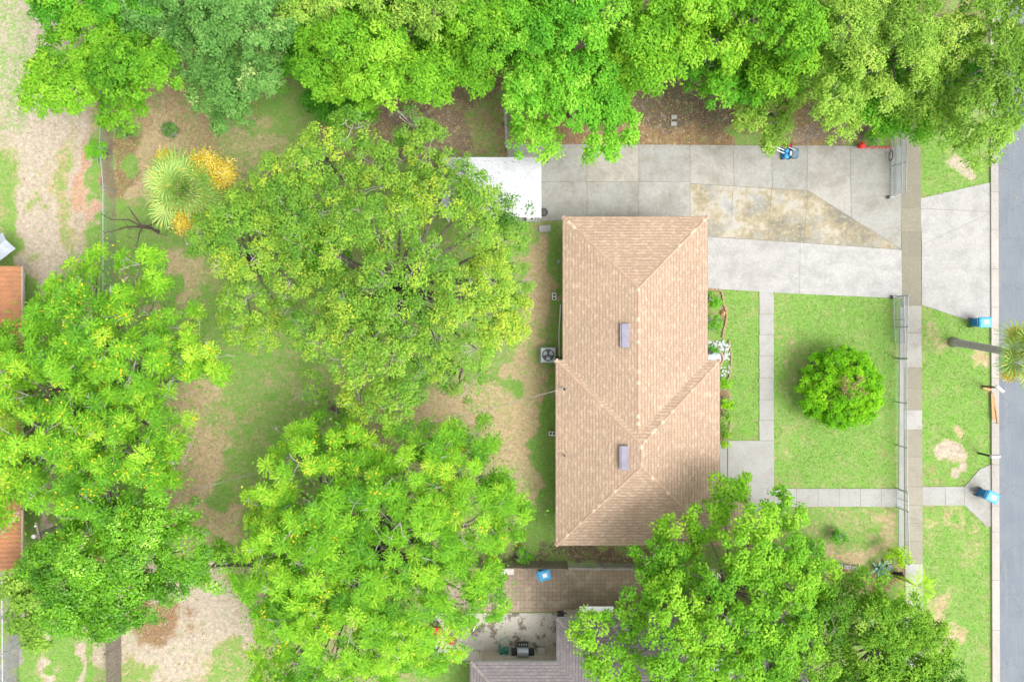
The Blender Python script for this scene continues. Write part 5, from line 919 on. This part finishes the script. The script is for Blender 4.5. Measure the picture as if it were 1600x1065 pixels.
for sx_, sy_ in ((-.2, -.16), (.2, -.16), (-.2, .16), (.2, .16)): m = MB(); m.tube([c + Vector((sx_, sy_, 0)), c + Vector((sx_, sy_, .48))], .018, 6); m.build('leg', wood_g, t)
t = thing('wall_block', 'pale grey block standing for the house wall behind the gas grill', 'wall_block', P(820, 1020)); m = MB(); a, b = P(779, 1019), P(872, 1019); m.box(((a.x + b.x) / 2, a.y, .42), (b.x - a.x, .3, .84)); m.build('base', pm('wall_block_grey', (.46, .50, .50)), t); m = MB(); m.bbox(((a.x + b.x) / 2, a.y, .86), (b.x - a.x + .06, .36, .05), 0, .015); m.build('top', pm('wall_block_top', (.50, .55, .55)), t)  # low block added where the house wall shows below the eave
t = thing('white_board', 'white board lying at the corner of the paver patio', 'board', P(794, 893)); m = MB(); m.bbox(P(793, 892, .1), (.75, .36, .12), -.02, .01); m.build('board', pm('pinkish_white', (.68, .60, .56)), t)
t = thing('black_box', 'black box at the patio corner beside the grey roof', 'box', P(878, 960)); m = MB(); m.bbox(P(878, 961, .3), (.5, .32, .6), 0, .02); m.build('case', blk, t); m = MB(); m.bbox(P(878, 961, .62), (.54, .36, .04), 0, .01); m.build('lid', rub, t)
# lounge chairs and cushions seen through the feathery tree
def chair(label, x, y, rot, frame, cush, stripe=None):
    c = P(x, y); t = thing('patio_chair', label, 'chair', c, 'patio chairs under the feathery tree'); m = MB(); m.bbox(c + Vector((0, 0, .40)), (.52, .52, .07), 0, .02); sd_ = m.build('seat', cush, t)
    m = MB(); m.box(c + Vector((0, .28, .68)), (.5, .07, .52), 0, (R(-14), 0)); m.build('backrest', cush, t)
    if stripe:
        m = MB()
        for k in range(4): m.box(c + Vector((-.19 + k * .125, 0, .438)), (.05, .5, .008))
        m.build('stripes', stripe, sd_)
    for sx_ in (-.24, .24):
        m = MB(); m.box(c + Vector((sx_ * 1.15, 0, .6)), (.06, .5, .035)); m.build('armrest', frame, t)
        for sy_ in (-.22, .22): m = MB(); m.tube([c + Vector((sx_, sy_, 0)), c + Vector((sx_, sy_, .38 if sy_ > 0 else .6))], .02, 6); m.build('leg', frame, t)
    t.rotation_euler = (0, 0, rot)
navy = pm('navy_cloth', (.06, .12, .25)); pk = pm('pink_cloth', (.72, .25, .28), (.62, .2, .22))
chair('red patio chair at the left under the feathery tree', 642, 972, .1, red, red); chair('red patio chair right of the striped one', 685, 980, .2, red, red); chair('blue-and-white striped patio chair under the feathery tree', 664, 992, .6, white_p, pm('pale_cloth', (.62, .7, .74)), navy)
chair('pink patio chair nearest the patio slab', 736, 970, -.4, white_p, pk); chair('pink-and-white striped patio chair beside the pink one', 718, 966, -.2, white_p, pk, white_p)
c = P(708, 995); t = thing('side_table', 'round red side table among the patio chairs', 'table', c); m = MB(); m.lathe(c, [(.27, .42), (.28, .45), (.0, .455)], 20); m.build('tabletop', red, t); m = MB(); m.lathe(c, [(.15, 0), (.04, .05), (.03, .42)], 10); m.build('leg', red, t)
# service mast, cable, pole
c = P(880, 606, 2.8); c0 = Vector((c.x, c.y, 2.6)); t = thing('service_mast', 'short electrical mast with white insulator on the roof\'s left edge', 'mast', c0); m = MB(); m.tube([c0, c0 + Vector((0, 0, 1.0))], .04, 8); m.build('pipe', galv, t); m = MB(); m.lathe(c0 + Vector((0, 0, 1.0)), [(.05, 0), (.08, .04), (.07, .12), (.02, .15)], 12); m.build('weatherhead', rub, t); m = MB(); m.lathe(c0 + Vector((-.06, 0, .78)), [(.04, 0), (.07, .03), (.07, .1), (.03, .12)], 12); m.build('insulator', white_p, t)
ptop = P(52, 838, 5.6); pb = Vector((ptop.x, ptop.y, 0)); t = thing('utility_pole', 'pale utility pole rising through the trees at lower left', 'utility pole', pb); m = MB(); m.tube([pb, ptop], [.16, .11], 12); m.build('pole', pm('pole_wood', (.42, .40, .37), (.34, .32, .29), 4, .9), t); m = MB(); m.box(ptop + Vector((.1, .02, -.3)), (.1, 1.3, .1), R(15)); m.build('crossarm', wood_g, t)
for s_ in (-.5, .5): m = MB(); m.lathe(ptop + Vector((.1 - s_ * .26, s_, -.25)), [(.03, 0), (.05, .05), (.03, .12)], 8); m.build('insulator', white_p, t)
a, b = c0 + Vector((-.06, 0, .85)), ptop + Vector((.1, 0, -.35)); pts = [a.lerp(b, f) - Vector((0, 0, 1.1 * 4 * f * (1 - f))) for f in np.linspace(0, 1, 30)]
m = MB(); m.tube(pts, .011, 6); m.tube([p + Vector((0, .02 * math.sin(i * 1.3), .015 * math.cos(i * 1.3))) for i, p in enumerate(pts)], .008, 5); tag(m.build('power_cable', pm('cable_grey', (.26, .25, .24)), loc=a), 'grey overhead service cable slung from the roof mast across the back yard', 'cable')

# ------------------------------------------------------------------ grass tufts and leaf litter
rq = np.random.default_rng(77); LB = []
for (x0, x1, y0, y1, n) in ((850, 1395, 226, 300, 260), (850, 1070, 240, 334, 120), (1110, 1400, 300, 460, 90), (1412, 1437, 215, 700, 110), (1445, 1545, 300, 490, 40), (1210, 1400, 764, 790, 40), (790, 1000, 890, 950, 160), (1186, 1209, 460, 690, 20), (1558, 1600, 200, 330, 120), (1547, 1557, 200, 900, 60), (700, 840, 250, 336, 130)):
    xx, yy = rq.uniform(x0, x1, n), y0 + (y1 - y0) * rq.random(n) ** 1.6; q = np.array([P(a_, b_, .12 if x0 == 1547 else (2.52 if x0 == 700 else .045)) for a_, b_ in zip(xx, yy)]); LB.append(q)
LB = np.concatenate(LB); up_ = np.tile(np.array([[0, 0, 1.]]), (len(LB), 1)); dd_ = norm(rq.normal(size=(len(LB), 3)) * np.array([1, 1, .05]))
ss_ = np.cross(up_, dd_); l_ = rq.uniform(.03, .09, (len(LB), 1)); VV = np.stack([LB, LB + dd_ * l_ * .5 + ss_ * l_ * .25, LB + dd_ * l_, LB + dd_ * l_ * .5 - ss_ * l_ * .25], 1)
tag(quads_mesh('fallen_leaves', VV, rq.random(len(LB)) * .95, G['litter']), 'stray dry leaves blown onto the driveway, sidewalk and patio', 'leaves', kind='stuff')
def scatter(n, keepf, seed):
    r = np.random.default_rng(seed); x = r.uniform(-31, 31, n); y = r.uniform(-21, 21, n); px = x / S + 800; py = 532.5 - y / S
    bad = np.zeros(n, bool)
    for p in HARD: bad |= inside(px, py, p)
    for q in ([(868, 562), (1125, 562), (1125, 852), (868, 852)], [(879, 338), (1106, 338), (1106, 562), (879, 562)], [(870, 975), (1270, 975), (1270, 1100), (870, 1100)], [(-60, 416), (33, 416), (33, 890), (-60, 890)]): bad |= inside(px, py, q)
    g, c = ground_fn(x, y); return x, y, px, py, g, c, bad, r
x, y, px, py, g, c, bad, r = scatter(420000, None, 3)
pt = vnoise(x, y, .45, 21) * .6 + vnoise(x, y, 1.3, 22) * .4
kp = ~bad & (r.random(len(x)) < np.clip((g - .15) * 1.25, 0, 1)) & (g + pt > .92); x, y, g, pt = x[kp], y[kp], g[kp], pt[kp]; n = len(x)
az = r.uniform(0, 2 * np.pi, n); h = r.uniform(.02, .06, n); lean = r.uniform(.02, .06, n); wd = r.uniform(.008, .02, n)
p0 = np.stack([x, y, np.full(n, -.005)], 1); dv = np.stack([np.cos(az), np.sin(az), np.zeros(n)], 1); sv_ = np.stack([-np.sin(az), np.cos(az), np.zeros(n)], 1)
mid = p0 + dv * lean[:, None] * .4; mid[:, 2] = h * .7; tip = p0 + dv * lean[:, None]; tip[:, 2] = h
V = np.stack([p0, mid + sv_ * wd[:, None], tip, mid - sv_ * wd[:, None]], 1)
tag(quads_mesh('grass', V, np.clip(r.normal(.5, .2, n) + (pt - .5) * .8, 0, 1), G['grass']), 'short green lawn grass and weeds', 'grass', kind='stuff')
x, y, px, py, g, c, bad, r = scatter(260000, None, 4)
dark = c[:, 0] < .36
inb = inside(px, py, [(560, 130), (1400, 120), (1395, 224), (600, 235)]) | inside(px, py, [(190, 920), (300, 900), (330, 1000), (220, 1010)]) | inside(px, py, [(870, 852), (1010, 852), (1010, 882), (870, 882)]) | inside(px, py, [(170, 140), (420, 140), (400, 200), (170, 320)]) | inside(px, py, [(240, 620), (380, 640), (390, 870), (290, 860)]) | inside(px, py, [(1305, 885), (1400, 885), (1400, 915), (1305, 915)])
pr = np.where(inb, .55, .05) * np.where(dark, 1, .35) * (1 - .8 * g); kp = ~bad & (r.random(len(x)) < pr); x, y = x[kp], y[kp]; n = len(x)
p0 = np.stack([x, y, r.uniform(.005, .03, n)], 1); az = r.uniform(0, 2 * np.pi, n); L_ = r.uniform(.05, .13, n)[:, None]; dv = np.stack([np.cos(az), np.sin(az), r.normal(0, .15, n)], 1); sv_ = np.stack([-np.sin(az), np.cos(az), r.normal(0, .25, n)], 1)
V = np.stack([p0, p0 + dv * L_ * .5 + sv_ * L_ * .25, p0 + dv * L_, p0 + dv * L_ * .5 - sv_ * L_ * .25], 1)
tag(quads_mesh('leaf_litter', V, r.random(n), G['litter']), 'brown and yellow fallen leaves scattered on the bare beds', 'leaf litter', kind='stuff')
